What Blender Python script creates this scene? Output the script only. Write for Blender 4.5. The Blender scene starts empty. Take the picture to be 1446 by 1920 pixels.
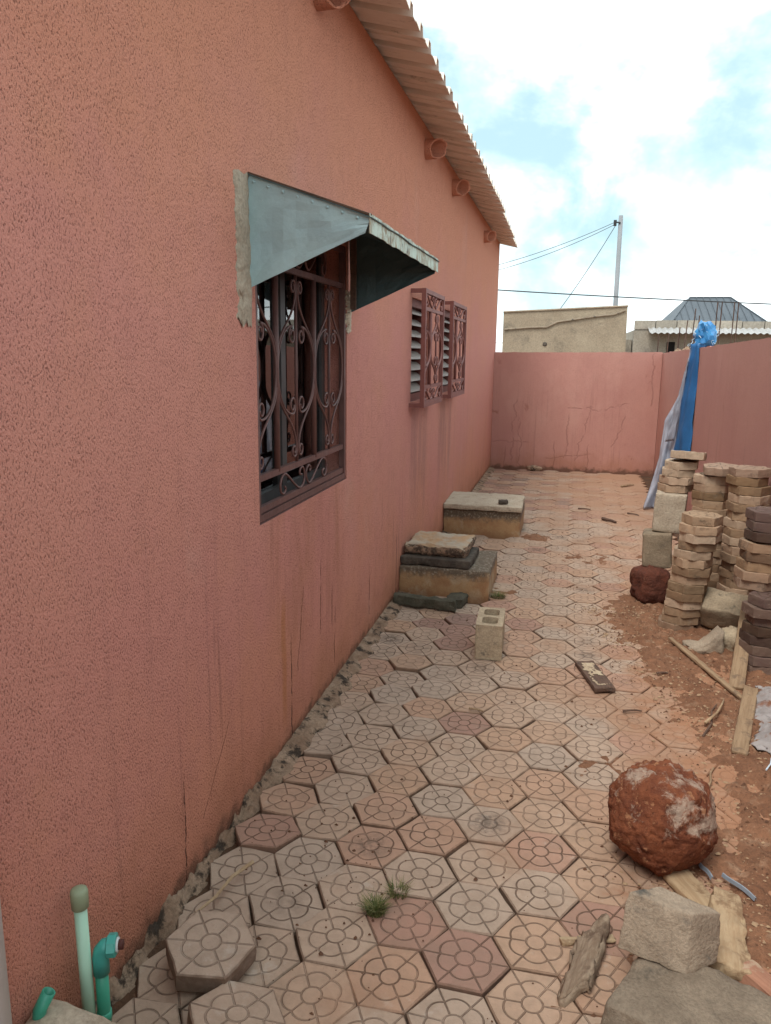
import bpy, bmesh, math, random
from mathutils import Vector, Matrix, noise
R = math.radians
sc = bpy.context.scene
col = sc.collection
random.seed(7)

# ------------------------------------------------------------------ camera, sky, sun, exposure
cam = bpy.data.cameras.new('camera'); camo = bpy.data.objects.new('camera', cam); col.objects.link(camo)
PITCH, ROLL, YAW = 0.2000, -0.0127, 0.2267
CAM = Vector((0.9954, -1.6278, 1.5077))
def cam_axes():
    cy, sy, cp, sp, cr, sr = math.cos(YAW), math.sin(YAW), math.cos(PITCH), math.sin(PITCH), math.cos(ROLL), math.sin(ROLL)
    f = Vector((-sy*cp, cy*cp, -sp)); r = Vector((cy, sy, 0)); d = f.cross(r)
    return r*cr + d*sr, -r*sr + d*cr, f
_r, _d, _f = cam_axes()
m = Matrix((_r, -_d, -_f)).transposed().to_4x4(); m.translation = CAM
camo.matrix_world = m
cam.sensor_fit = 'HORIZONTAL'; cam.sensor_width = 36; cam.lens = 36*1463.86/1446
cam.clip_start = 0.02; cam.clip_end = 1000
sc.camera = camo

SUN_EL, SUN_AZ = R(58), R(200)          # azimuth clockwise from +Y
world = bpy.data.worlds.new('World'); sc.world = world; world.use_nodes = True
wn = world.node_tree; wn.nodes.clear()
SKY_STRENGTH = 0.1

sun = bpy.data.lights.new('sun', 'SUN'); suno = bpy.data.objects.new('sun', sun); col.objects.link(suno)
sun.energy = 1.4; sun.angle = R(24); sun.color = (1, .95, .88)
sd = Vector((math.sin(SUN_AZ)*math.cos(SUN_EL), math.cos(SUN_AZ)*math.cos(SUN_EL), math.sin(SUN_EL)))
suno.rotation_euler = sd.to_track_quat('Z', 'Y').to_euler()
suno.location = (0, 0, 30)
vs = sc.view_settings
vs.view_transform = 'Standard'; vs.look = 'None'; vs.gamma = 1; vs.exposure = 1.03; vs.use_curve_mapping = False
sc.render.engine = 'CYCLES'
sc.cycles.max_bounces = 6; sc.cycles.diffuse_bounces = 4; sc.cycles.transparent_max_bounces = 8

# ------------------------------------------------------------------ node helpers
def nd(nt, t, ins=None, **props):
    n = nt.nodes.new(t)
    for k, v in props.items(): setattr(n, k, v)
    for k, v in (ins or {}).items():
        s = n.inputs[k]
        if isinstance(v, bpy.types.NodeSocket): nt.links.new(v, s)
        elif v is not None: s.default_value = v
    return n
def mth(nt, op, a, b=None, c=None, clamp=False):
    n = nt.nodes.new('ShaderNodeMath'); n.operation = op; n.use_clamp = clamp
    for i, v in enumerate((a, b, c)):
        if v is None: continue
        if isinstance(v, bpy.types.NodeSocket): nt.links.new(v, n.inputs[i])
        else: n.inputs[i].default_value = v
    return n.outputs[0]
def smooth(nt, v, lo, hi, a=0.0, b=1.0):
    n = nd(nt, 'ShaderNodeMapRange', {'Value': v, 'From Min': lo, 'From Max': hi, 'To Min': a, 'To Max': b}, interpolation_type='SMOOTHSTEP')
    return n.outputs[0]
def mixc(nt, f, a, b, mode='MIX'):
    n = nt.nodes.new('ShaderNodeMix'); n.data_type = 'RGBA'; n.blend_type = mode
    for s, v in ((n.inputs[0], f), (n.inputs[6], a), (n.inputs[7], b)):
        if isinstance(v, bpy.types.NodeSocket): nt.links.new(v, s)
        elif isinstance(v, (tuple, list)): s.default_value = (*v[:3], 1)
        else: s.default_value = v
    return n.outputs[2]
def noi(nt, vec, scale, detail=4, rough=.55, dist=0.0):
    n = nd(nt, 'ShaderNodeTexNoise', {'Vector': vec, 'Scale': scale, 'Detail': detail, 'Roughness': rough, 'Distortion': dist})
    return n.outputs[0]
def mapv(nt, vec, scale=(1, 1, 1), loc=(0, 0, 0), rot=(0, 0, 0)):
    return nd(nt, 'ShaderNodeMapping', {'Vector': vec, 'Scale': scale, 'Location': loc, 'Rotation': rot}).outputs[0]
def ramp(nt, fac, stops, interp='LINEAR'):
    n = nt.nodes.new('ShaderNodeValToRGB'); n.color_ramp.interpolation = interp
    e = n.color_ramp.elements
    while len(e) < len(stops): e.new(.5)
    for el, (p, c) in zip(e, stops): el.position = p; el.color = (*c[:3], 1)
    nt.links.new(fac, n.inputs[0]); return n.outputs[0]
def newmat(name):
    mt = bpy.data.materials.new(name); mt.use_nodes = True
    nt = mt.node_tree; b = nt.nodes['Principled BSDF']
    return mt, nt, b
def bump(nt, b, h, dist, strength=1.0):
    n = nd(nt, 'ShaderNodeBump', {'Height': h, 'Distance': dist, 'Strength': strength})
    nt.links.new(n.outputs[0], b.inputs['Normal'])
def setb(nt, b, color=None, rough=None, **kw):
    for k, v in [('Base Color', color), ('Roughness', rough)] + list(kw.items()):
        if v is None: continue
        if isinstance(v, bpy.types.NodeSocket): nt.links.new(v, b.inputs[k])
        elif isinstance(v, tuple): b.inputs[k].default_value = (*v[:3], 1)
        else: b.inputs[k].default_value = v
def ocoord(nt): return nt.nodes.new('ShaderNodeTexCoord').outputs['Object']
def gpos(nt): return nt.nodes.new('ShaderNodeNewGeometry').outputs['Position']
def mottled(name, c1, c2, scale=8, rough=.9, bscale=120, bdist=.002, c3=None, c3lo=.55, c3hi=.7, c3scale=20, spec=.3):
    """two-tone mottled surface with fine grain and an optional third tone in patches"""
    mt, nt, b = newmat(name); o = ocoord(nt)
    rnd = nt.nodes.new('ShaderNodeObjectInfo').outputs['Random']
    ov = nd(nt, 'ShaderNodeVectorMath', {0: o, 1: nd(nt, 'ShaderNodeCombineXYZ', {'X': mth(nt, 'MULTIPLY', rnd, 37.0), 'Y': mth(nt, 'MULTIPLY', rnd, 11.0)}).outputs[0]}, operation='ADD').outputs[0]
    c = mixc(nt, smooth(nt, noi(nt, ov, scale, 6, .62), .3, .7), c1, c2)
    if c3: c = mixc(nt, smooth(nt, noi(nt, ov, c3scale, 5, .65), c3lo, c3hi), c, c3)
    g = noi(nt, ov, bscale, 4, .7)
    c = mixc(nt, smooth(nt, g, .25, .75, .0, .35), c, (0.02, .016, .012), 'MIX') if bdist > .0015 else c
    c = mixc(nt, 1.0, c, nd(nt, 'ShaderNodeCombineColor', {i: mth(nt, 'MULTIPLY_ADD', rnd, .3, .85) for i in range(3)}).outputs[0], 'MULTIPLY')
    setb(nt, b, c, rough); b.inputs['Specular IOR Level'].default_value = spec
    bump(nt, b, mth(nt, 'ADD', g, mth(nt, 'MULTIPLY', noi(nt, ov, bscale*.25, 4), 1.4)), bdist)
    return mt

# ------------------------------------------------------------------ sky (world): Nishita blue seen through bright cloud
g = wn.nodes.new('ShaderNodeTexCoord').outputs['Generated']
sky = nd(wn, 'ShaderNodeTexSky', {}, sky_type='NISHITA', sun_disc=False, sun_elevation=SUN_EL, sun_rotation=SUN_AZ, altitude=300, air_density=1.0, dust_density=1.5, ozone_density=1.5)
sx = nd(wn, 'ShaderNodeSeparateXYZ', {'Vector': g})
mp = mapv(wn, g, (1, 1, 1.5), (.3, 2.2, 1.1))
n1 = noi(wn, mp, 4.6, 6, .52, .35)
n2 = noi(wn, mp, 13.0, 5, .6)
cov = smooth(wn, mth(wn, 'ADD', mth(wn, 'MULTIPLY_ADD', n2, .24, n1), smooth(wn, sx.outputs[2], .22, .03, 0, .08)), .455, .74)
cloud = mixc(wn, smooth(wn, noi(wn, mp, 7.0, 5, .6), .35, .68), (6.4, 7.6, 7.9), (12.8, 12.8, 12.7))
blue = mixc(wn, .86, sky.outputs[0], (3.2, 4.65, 5.05))
skyc = mixc(wn, cov, blue, cloud)
bg = nd(wn, 'ShaderNodeBackground', {'Color': skyc, 'Strength': SKY_STRENGTH})
wo = nd(wn, 'ShaderNodeOutputWorld', {'Surface': bg.outputs[0]})

# ------------------------------------------------------------------ object helpers
def meshobj(name, me, mat, parent=None, loc=None, rot=None):
    o = bpy.data.objects.new(name, me); col.objects.link(o)
    if mat:
        if len(me.materials) == 0: me.materials.append(mat)
    if parent: o.parent = parent
    if loc is not None: o.location = loc
    if rot is not None: o.rotation_euler = rot
    return o
def obj(name, bm, mat, parent=None, loc=None, rot=None, smoothf=False):
    me = bpy.data.meshes.new(name)
    bmesh.ops.recalc_face_normals(bm, faces=bm.faces)
    if smoothf:
        for f in bm.faces: f.smooth = True
    bm.to_mesh(me); bm.free()
    return meshobj(name, me, mat, parent, loc, rot)
def tag(o, label=None, cat=None, group=None, kind=None):
    if label: o['label'] = label
    if cat: o['category'] = cat
    if group: o['group'] = group
    if kind: o['kind'] = kind
    return o
def thing(name, label, cat, loc=(0, 0, 0), rot=(0, 0, 0), group=None):
    o = bpy.data.objects.new(name, None); col.objects.link(o); o.location = loc; o.rotation_euler = rot
    o.empty_display_size = .1
    return tag(o, label, cat, group, 'thing' if label else None)
def BM(): return bmesh.new()
def box(bm, x0, x1, y0, y1, z0, z1, bev=0):
    vs_ = [bm.verts.new(p) for p in ((x0,y0,z0),(x1,y0,z0),(x1,y1,z0),(x0,y1,z0),(x0,y0,z1),(x1,y0,z1),(x1,y1,z1),(x0,y1,z1))]
    fs = [bm.faces.new([vs_[i] for i in q]) for q in ((0,3,2,1),(4,5,6,7),(0,1,5,4),(1,2,6,5),(2,3,7,6),(3,0,4,7))]
    if bev:
        es = list({e for f in fs for e in f.edges})
        bmesh.ops.bevel(bm, geom=es, offset=bev, segments=2, affect='EDGES')
    return bm
def hexa(bm, pts):
    """eight arbitrary corners: bottom loop then top loop"""
    v = [bm.verts.new(p) for p in pts]
    for q in ((0,3,2,1),(4,5,6,7),(0,1,5,4),(1,2,6,5),(2,3,7,6),(3,0,4,7)): bm.faces.new([v[i] for i in q])
    return bm
def tube(bm, pts, r, n=6, r1=None, caps=True):
    pts = [Vector(p) for p in pts]; rings = []
    up = None
    for i, p in enumerate(pts):
        a = pts[max(i-1, 0)]; b = pts[min(i+1, len(pts)-1)]
        t = (b-a).normalized()
        if up is None:
            up = Vector((1, 0, 0)) if abs(t.x) < .9 else Vector((0, 0, 1))
        u = (up - t*up.dot(t)).normalized(); w = t.cross(u); up = u
        rr = r if r1 is None else r + (r1-r)*i/(len(pts)-1)
        rings.append([bm.verts.new(p + u*rr*math.cos(2*math.pi*k/n) + w*rr*math.sin(2*math.pi*k/n)) for k in range(n)])
    for A, B in zip(rings, rings[1:]):
        for k in range(n): bm.faces.new((A[k], A[(k+1) % n], B[(k+1) % n], B[k]))
    if caps: bm.faces.new(rings[0][::-1]); bm.faces.new(rings[-1])
    return bm
def lathe(bm, prof, n=20, axis='Z', off=(0, 0, 0)):
    rings = []
    for r, z in prof:
        ring = []
        for k in range(n):
            a = 2*math.pi*k/n; p = (r*math.cos(a), r*math.sin(a), z)
            if axis == 'X': p = (p[2], p[0], p[1])
            ring.append(bm.verts.new(Vector(p) + Vector(off)))
        rings.append(ring)
    for A, B in zip(rings, rings[1:]):
        for k in range(n): bm.faces.new((A[k], A[(k+1) % n], B[(k+1) % n], B[k]))
    return bm
def fbm(p, oct=4, lac=2.1, gain=.5):
    s = 0; a = 1
    for _ in range(oct):
        s += a*noise.noise(p); p = p*lac + Vector((3.1, 1.7, 9.2)); a *= gain
    return s
def rough_box(sx_, sy_, sz_, rad=.008, amp=.004, freq=20, step=.02, seed=0, warp=None):
    """box with its base at z=0, worn rounded edges and an uneven broken surface"""
    bm = BM(); H = Vector((sx_/2, sy_/2, sz_/2)); so = Vector((seed*7.3, seed*3.1, seed*1.7)); cache = {}
    def vert(p):
        key = (round(p.x, 5), round(p.y, 5), round(p.z, 5))
        if key in cache: return cache[key]
        c = Vector([max(-h+rad, min(h-rad, q)) for q, h in zip(p, H)])
        d = p-c; q = c + (d.normalized()*rad if d.length > 1e-7 else Vector())
        nrm = d.normalized() if d.length > 1e-7 else Vector((0, 0, 1))
        k = fbm(q*freq + so, 4)
        edge = sum(1 for a, h in zip(p, H) if abs(a) > h-rad*1.5)
        q = q + nrm*(k*amp - (abs(fbm(q*freq*.6+so*2, 3))*amp*2.2 if edge > 1 else 0))
        if warp: q = warp(q)
        v = bm.verts.new(q + Vector((0, 0, sz_/2))); cache[key] = v; return v
    for ax in range(3):
        u, w = (ax+1) % 3, (ax+2) % 3
        def lin(h):
            n = max(2, int(round(2*h/step))); L = [-h + 2*h*i/n for i in range(n+1)]
            L = [-h, -h+rad*.4, -h+rad] + [a for a in L if -h+rad*1.3 < a < h-rad*1.3] + [h-rad, h-rad*.4, h]
            return L
        U, W = lin(H[u]), lin(H[w])
        for sgn in (-1, 1):
            for i in range(len(U)-1):
                for j in range(len(W)-1):
                    q = []
                    for a, b in ((U[i], W[j]), (U[i+1], W[j]), (U[i+1], W[j+1]), (U[i], W[j+1])):
                        p = Vector((0, 0, 0)); p[ax] = sgn*H[ax]; p[u] = a; p[w] = b; q.append(vert(p))
                    if len(set(q)) == 4:
                        try: bm.faces.new(q if sgn > 0 else q[::-1])
                        except ValueError: pass
    return bm
def rock(bm, r, scl=(1, 1, 1), sub=4, amp=.2, freq=1.3, fine=.05, seed=0, flat=None):
    ret = bmesh.ops.create_icosphere(bm, subdivisions=sub, radius=1)
    so = Vector((seed*5.1, seed*2.3, seed*8.7))
    for v in ret['verts']:
        p = v.co.copy()
        k = 1 + amp*fbm(p*freq + so, 3) + fine*fbm(p*freq*6 + so, 4)
        q = Vector((p.x*scl[0], p.y*scl[1], p.z*scl[2]))*k*r
        if flat is not None and q.z < -flat: q.z = -flat + (q.z+flat)*.2
        v.co = q
    return bm
def warp8(sx_, sy_, sz_, C8):
    C8 = [Vector(c) for c in C8]
    def f(q):
        u, v_, w = q.x/sx_+.5, q.y/sy_+.5, q.z/sz_+.5
        lo = (C8[0]*(1-u)+C8[1]*u)*(1-v_) + (C8[3]*(1-u)+C8[2]*u)*v_
        hi = (C8[4]*(1-u)+C8[5]*u)*(1-v_) + (C8[7]*(1-u)+C8[6]*u)*v_
        return lo*(1-w) + hi*w - Vector((0, 0, sz_/2))
    return f
def grid_sheet(nu, nv, fn, keep=None):
    bm = BM(); V = [[bm.verts.new(fn(i/nu, j/nv)) for j in range(nv+1)] for i in range(nu+1)]
    for i in range(nu):
        for j in range(nv):
            q = (V[i][j], V[i+1][j], V[i+1][j+1], V[i][j+1])
            if keep is None or keep([v.co for v in q]): bm.faces.new(q)
    if keep:
        for v in [v for v in bm.verts if not v.link_faces]: bm.verts.remove(v)
    return bm
def thicken(bm, t):
    bmesh.ops.recalc_face_normals(bm, faces=bm.faces)
    bmesh.ops.solidify(bm, geom=bm.faces[:], thickness=t); return bm

# ------------------------------------------------------------------ materials
def wall_paint(name, base, base2, worn, stucco=1.0, house=False):
    mt, nt, b = newmat(name); p = gpos(nt)
    s = nd(nt, 'ShaderNodeSeparateXYZ', {'Vector': p}); X, Y, Z = s.outputs
    big = noi(nt, p, 1.1, 5, .6)
    c = mixc(nt, smooth(nt, big, .32, .68), base, base2)
    if house:
        ob = mth(nt, 'MULTIPLY_ADD', mth(nt, 'ABSOLUTE', mth(nt, 'SUBTRACT', Z, 1.15)), .42, mth(nt, 'MULTIPLY', noi(nt, p, 1.7, 5, .65), .75))
        c = mixc(nt, smooth(nt, ob, .48, .95, 0, .75), c, (.57, .25, .15))
    c = mixc(nt, smooth(nt, noi(nt, p, 3.3, 6, .6), .5, .78, 0, .45), c, worn)
    # faded chalky areas and broad damp bands
    c = mixc(nt, smooth(nt, noi(nt, mapv(nt, p, (1.5, 1.5, .9), (4, 2, 0)), 1, 6, .65), .56, .74, 0, .35), c, (.56, .33, .27))
    c = mixc(nt, smooth(nt, noi(nt, mapv(nt, p, (5, 5, .35), (1, 3, 0)), 1, 4, .6), .54, .72, 0, .20), c, (.38, .165, .135))
    # rain streaks: long in z, thin along the wall
    st = noi(nt, mapv(nt, p, (26, 26, .9)), 1, 5, .7)
    stm = mth(nt, 'MULTIPLY', smooth(nt, st, .53, .72), smooth(nt, noi(nt, mapv(nt, p, (2, 2, .7)), 1, 3), .38, .62))
    low = smooth(nt, Z, 1.9, .2)
    c = mixc(nt, mth(nt, 'MULTIPLY', stm, mth(nt, 'MULTIPLY_ADD', low, .30, .08)), c, (.13, .06, .045))
    # splashed earth near the ground
    gz = mth(nt, 'ADD', Z, mth(nt, 'MULTIPLY', mth(nt, 'SUBTRACT', noi(nt, p, 5, 5), .5), .55))
    c = mixc(nt, smooth(nt, gz, .34, -.05, 0, .5), c, (.33, .14, .075))
    c = mixc(nt, smooth(nt, mth(nt, 'ADD', Z, mth(nt, 'MULTIPLY', mth(nt, 'SUBTRACT', noi(nt, p, 17, 5), .5), .16)), .07, .0, 0, .75), c, (.10, .055, .035))
    h = None
    if house:
        # dirty run-off under the three windows
        def under(y0, y1, z0, z1, f, cc, thr):
            nonlocal c
            mk = mth(nt, 'MULTIPLY', smooth(nt, Y, y0-.06, y0+.08), smooth(nt, Y, y1+.08, y1-.06))
            mk = mth(nt, 'MULTIPLY', mk, mth(nt, 'MULTIPLY', smooth(nt, Z, z0, z0+(z1-z0)*.6), smooth(nt, Z, z1+.01, z1-.01)))
            mk = mth(nt, 'MULTIPLY', mk, smooth(nt, noi(nt, mapv(nt, p, (9, 9, 1.5), (0, y0, 0)), 1, 5, .7, .5), thr, thr+.34))
            c = mixc(nt, mth(nt, 'MULTIPLY', mk, f), c, cc)
        under(.86, 1.80, .1, .93, .42, (.30, .13, .06), .36)
        under(1.25, 1.85, .62, .93, .35, (.12, .07, .055), .52)
        under(3.38, 4.0, .2, 1.17, .40, (.20, .11, .095), .30)
        under(4.5, 5.2, .2, 1.17, .40, (.20, .11, .095), .30)
        # plaster cracks climbing from the ground
        def crack(y0, slope, z0, z1, w, amp, k):
            nonlocal c, h
            wob = mth(nt, 'MULTIPLY', mth(nt, 'SUBTRACT', noi(nt, mapv(nt, p, (0, 0, 9), (k, k, 0)), 1, 5, .6), .5), amp)
            yy = mth(nt, 'ADD', mth(nt, 'MULTIPLY_ADD', Z, slope, y0), wob)
            d = mth(nt, 'ABSOLUTE', mth(nt, 'SUBTRACT', Y, yy))
            m_ = mth(nt, 'MULTIPLY', smooth(nt, d, w, w*.35), mth(nt, 'MULTIPLY', smooth(nt, Z, z1, z1-.08), smooth(nt, Z, z0-.02, z0)))
            m_ = mth(nt, 'MULTIPLY', m_, smooth(nt, noi(nt, mapv(nt, p, (30, 30, 16), (k, 0, 0)), 1, 4, .7), .38, .52))
            c = mixc(nt, mth(nt, 'MULTIPLY', m_, .85), c, (.045, .018, .012))
            h = m_ if h is None else mth(nt, 'MAXIMUM', h, m_)
        dr = mth(nt, 'ABSOLUTE', mth(nt, 'SUBTRACT', Y, mth(nt, 'MULTIPLY_ADD', noi(nt, mapv(nt, p, (0, 0, 3)), 1, 3), .05, .985)))
        dm_ = mth(nt, 'MULTIPLY', smooth(nt, dr, .035, .008), mth(nt, 'MULTIPLY', smooth(nt, Z, .66, .52), smooth(nt, Z, .02, .25)))
        c = mixc(nt, mth(nt, 'MULTIPLY', dm_, .55), c, (.42, .16, .05))
        crack(1.45, .02, .30, .66, .006, .03, 12.0); crack(1.62, .02, .30, .50, .006, .03, 13.0)
        crack(.19, .04, -.1, .36, .0045, .06, 1.0)
        crack(.19, .9, .14, .40, .003, .05, 3.0)
        crack(1.085, .0, -.1, .46, .007, .05, 5.0)
        crack(1.09, .25, .25, .62, .004, .08, 6.0)
        crack(1.66, .05, .1, .40, .006, .06, 7.0)
        crack(2.32, .0, .12, .36, .006, .05, 9.0)
        crack(3.0, .02, -.1, .5, .008, .06, 2.0)
    else:
        ck = None
        def vcrack(x0, slope, z0, z1, w, amp, k):
            nonlocal ck
            wob = mth(nt, 'MULTIPLY', mth(nt, 'SUBTRACT', noi(nt, mapv(nt, p, (0, 0, 4.5), (k, k, 0)), 1, 6, .62), .5), amp)
            d = mth(nt, 'ABSOLUTE', mth(nt, 'SUBTRACT', X, mth(nt, 'ADD', mth(nt, 'MULTIPLY_ADD', Z, slope, x0), wob)))
            m_ = mth(nt, 'MULTIPLY', smooth(nt, d, w, w*.3), mth(nt, 'MULTIPLY', smooth(nt, Z, z1, z1-.1), smooth(nt, Z, z0-.02, z0)))
            m_ = mth(nt, 'MULTIPLY', m_, smooth(nt, noi(nt, p, 9, 3), .32, .5, .25, 1.0))
            ck = m_ if ck is None else mth(nt, 'MAXIMUM', ck, m_)
        def hcrack(z0, slope, x0, x1, w, amp, k):
            nonlocal ck
            wob = mth(nt, 'MULTIPLY', mth(nt, 'SUBTRACT', noi(nt, mapv(nt, p, (4.5, 0, 0), (k, k, 0)), 1, 6, .62), .5), amp)
            d = mth(nt, 'ABSOLUTE', mth(nt, 'SUBTRACT', Z, mth(nt, 'ADD', mth(nt, 'MULTIPLY_ADD', X, slope, z0), wob)))
            m_ = mth(nt, 'MULTIPLY', smooth(nt, d, w, w*.3), mth(nt, 'MULTIPLY', smooth(nt, X, x1, x1-.1), smooth(nt, X, x0-.02, x0)))
            m_ = mth(nt, 'MULTIPLY', m_, smooth(nt, noi(nt, p, 8, 3), .36, .52))
            ck = m_ if ck is None else mth(nt, 'MAXIMUM', ck, m_)
        vcrack(.26, .06, -.1, 1.0, .010, .35, 1.0); vcrack(.40, -.06, -.1, .75, .009, .30, 4.0); vcrack(.19, .02, -.1, .34, .008, .1, 2.5)
        vcrack(.84, .04, -.1, .42, .010, .16, 6.0); vcrack(.99, .03, .18, .80, .010, .24, 8.0); vcrack(1.10, .22, .15, .85, .009, .3, 9.0)
        vcrack(1.27, .05, -.1, .38, .009, .14, 11.0); vcrack(1.50, .3, .35, .8, .008, .3, 13.0); vcrack(2.07, -.03, .9, 1.6, .012, .18, 15.0)
        hcrack(.36, .02, .02, .55, .008, .2, 3.0); hcrack(.05, .14, .75, 1.35, .008, .1, 5.0); hcrack(.78, .05, 1.0, 1.35, .010, .14, 7.0); hcrack(.55, .2, 1.2, 1.8, .008, .3, 9.0)
        c = mixc(nt, mth(nt, 'MULTIPLY', ck, .36), c, (.16, .065, .048))
        sm = mth(nt, 'MULTIPLY', smooth(nt, noi(nt, mapv(nt, p, (7, 7, 4)), 1, 6, .7, .6), .60, .70), smooth(nt, noi(nt, p, 1.3, 2), .42, .6))
        c = mixc(nt, mth(nt, 'MULTIPLY', sm, .5), c, (.24, .085, .055))
        h = ck
    # small slanted pits of the thrown stucco on an otherwise smooth coat
    pit = noi(nt, mapv(nt, p, (250, 250, 140), rot=(.55, 0, 0)), 1, 3, .5)
    dens = noi(nt, p, 14, 2)
    pv = mth(nt, 'MULTIPLY_ADD', mth(nt, 'SUBTRACT', dens, .5), .10, pit)
    pm = smooth(nt, pv, .43, .32)
    grain = noi(nt, mapv(nt, p, (210, 210, 170)), 1, 2, .6)
    c = mixc(nt, mth(nt, 'MULTIPLY', pm, .52*stucco), c, (.14, .045, .03))
    c = mixc(nt, mth(nt, 'MULTIPLY', smooth(nt, pit, .60, .74), .22*stucco), c, (.64, .34, .27))
    setb(nt, b, c, .92); b.inputs['Specular IOR Level'].default_value = .2
    hh = mth(nt, 'ADD', mth(nt, 'MULTIPLY', pm, -1.0), mth(nt, 'MULTIPLY', smooth(nt, pit, .42, .75), .55))
    hh = mth(nt, 'ADD', hh, mth(nt, 'MULTIPLY', grain, .35))
    hh = mth(nt, 'SUBTRACT', hh, mth(nt, 'MULTIPLY', h, 1.5))
    hh = mth(nt, 'ADD', hh, mth(nt, 'MULTIPLY', noi(nt, p, 6, 2), 1.0))
    bump(nt, b, hh, .0030*stucco)
    return mt
M_HOUSE = wall_paint('pink_stucco', (.565, .25, .19), (.545, .23, .19), (.57, .26, .17), 1.0, True)
M_YARD = wall_paint('pink_wall_paint', (.48, .25, .205), (.45, .225, .19), (.42, .215, .18), .45)

def tile_mat(name, base_stops, stacked=False):
    mt, nt, b = newmat(name)
    uv = nt.nodes.new('ShaderNodeTexCoord').outputs['UV']; p = gpos(nt)
    geo = nt.nodes.new('ShaderNodeNewGeometry'); oi = nt.nodes.new('ShaderNodeObjectInfo')
    oc = nd(nt, 'ShaderNodeSeparateColor', {'Color': oi.outputs['Color']})
    al = oi.outputs['Alpha']; isl = geo.outputs['Random Per Island']
    def pick(k, mul):
        a = mth(nt, 'FRACT', mth(nt, 'MULTIPLY', isl, mul))
        return mth(nt, 'ADD', mth(nt, 'MULTIPLY', al, a), mth(nt, 'MULTIPLY', mth(nt, 'SUBTRACT', 1.0, al), oc.outputs[k]))
    tone, dirt, stain = pick(0, 1.0), pick(1, 17.31), pick(2, 53.7)
    s = nd(nt, 'ShaderNodeSeparateXYZ', {'Vector': uv}); RR = .1155
    # slight hand-made wobble in the pressed lines
    x = mth(nt, 'DIVIDE', s.outputs[0], RR); y = mth(nt, 'DIVIDE', s.outputs[1], RR)
    r = mth(nt, 'SQRT', mth(nt, 'ADD', mth(nt, 'MULTIPLY', x, x), mth(nt, 'MULTIPLY', y, y)))
    ang = mth(nt, 'ARCTAN2', y, x)
    a = mth(nt, 'ABSOLUTE', mth(nt, 'SUBTRACT', mth(nt, 'FLOORED_MODULO', mth(nt, 'ADD', ang, math.pi/6), math.pi/3), math.pi/6))
    bb = mth(nt, 'SUBTRACT', math.pi/6, a)
    ca = mth(nt, 'MULTIPLY', r, mth(nt, 'COSINE', bb)); sa = mth(nt, 'MULTIPLY', r, mth(nt, 'SINE', bb))
    W = .017
    spoke = mth(nt, 'MULTIPLY', r, mth(nt, 'SINE', a)); spoke = mth(nt, 'ADD', spoke, mth(nt, 'MULTIPLY', mth(nt, 'LESS_THAN', r, .215), 9.0))
    ring = mth(nt, 'ABSOLUTE', mth(nt, 'SUBTRACT', r, .215))
    dx = mth(nt, 'SUBTRACT', ca, .31)
    pet = mth(nt, 'ABSOLUTE', mth(nt, 'SUBTRACT', mth(nt, 'SQRT', mth(nt, 'ADD', mth(nt, 'MULTIPLY', dx, dx), mth(nt, 'MULTIPLY', sa, sa))), .31))
    pet = mth(nt, 'ADD', pet, mth(nt, 'MULTIPLY', mth(nt, 'LESS_THAN', ca, .40), 9.0))
    rim = mth(nt, 'ABSOLUTE', mth(nt, 'SUBTRACT', ca, .80))
    d = mth(nt, 'MINIMUM', mth(nt, 'MINIMUM', spoke, ring), pet)
    gm = smooth(nt, d, W*1.5, W*.5)
    up = nd(nt, 'ShaderNodeSeparateXYZ', {'Vector': geo.outputs['Normal']}).outputs[2]
    top = smooth(nt, up, .55, .85)
    gm = mth(nt, 'MULTIPLY', gm, top)
    c = ramp(nt, tone, base_stops)
    c = mixc(nt, smooth(nt, noi(nt, p, 14, 6, .7), .38, .68, 0, .7), c, mixc(nt, .5, c, (.20, .15, .11)))
    c = mixc(nt, smooth(nt, mth(nt, 'MULTIPLY_ADD', noi(nt, p, 30, 5, .7), .4, mth(nt, 'MULTIPLY', noi(nt, p, 4.5, 5, .65), .6)), .57, .68, 0, .6), c, (.50, .43, .36))
    # dark algae stain in the middle of some tiles
    sm = mth(nt, 'MULTIPLY', smooth(nt, mth(nt, 'ADD', r, mth(nt, 'MULTIPLY', noi(nt, p, 40, 4), .5)), .95, .45), smooth(nt, stain, .84, .97))
    c = mixc(nt, mth(nt, 'MULTIPLY', sm, mth(nt, 'MULTIPLY', smooth(nt, noi(nt, p, 55, 4), .3, .6), .65)), c, (.05, .045, .04))
    fac = mth(nt, 'MULTIPLY', gm, mth(nt, 'MULTIPLY', smooth(nt, noi(nt, p, 22, 3), .25, .5, .55, 1.0), mth(nt, 'MULTIPLY_ADD', dirt, .6, .42), clamp=True))
    fac = mth(nt, 'MULTIPLY', fac, smooth(nt, noi(nt, p, 8, 4, .6), .66, .46, .30, 1.0))
    c = mixc(nt, mth(nt, 'MULTIPLY', fac, .85), c, (.085, .052, .034))
    # damp edge dirt and side faces
    ed = smooth(nt, mth(nt, 'ADD', ca, mth(nt, 'MULTIPLY', mth(nt, 'SUBTRACT', noi(nt, p, 45, 4), .5), .22)), .78, .90)
    c = mixc(nt, mth(nt, 'MULTIPLY', ed, .55 if not stacked else .1), c, (.12, .075, .05))
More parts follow.
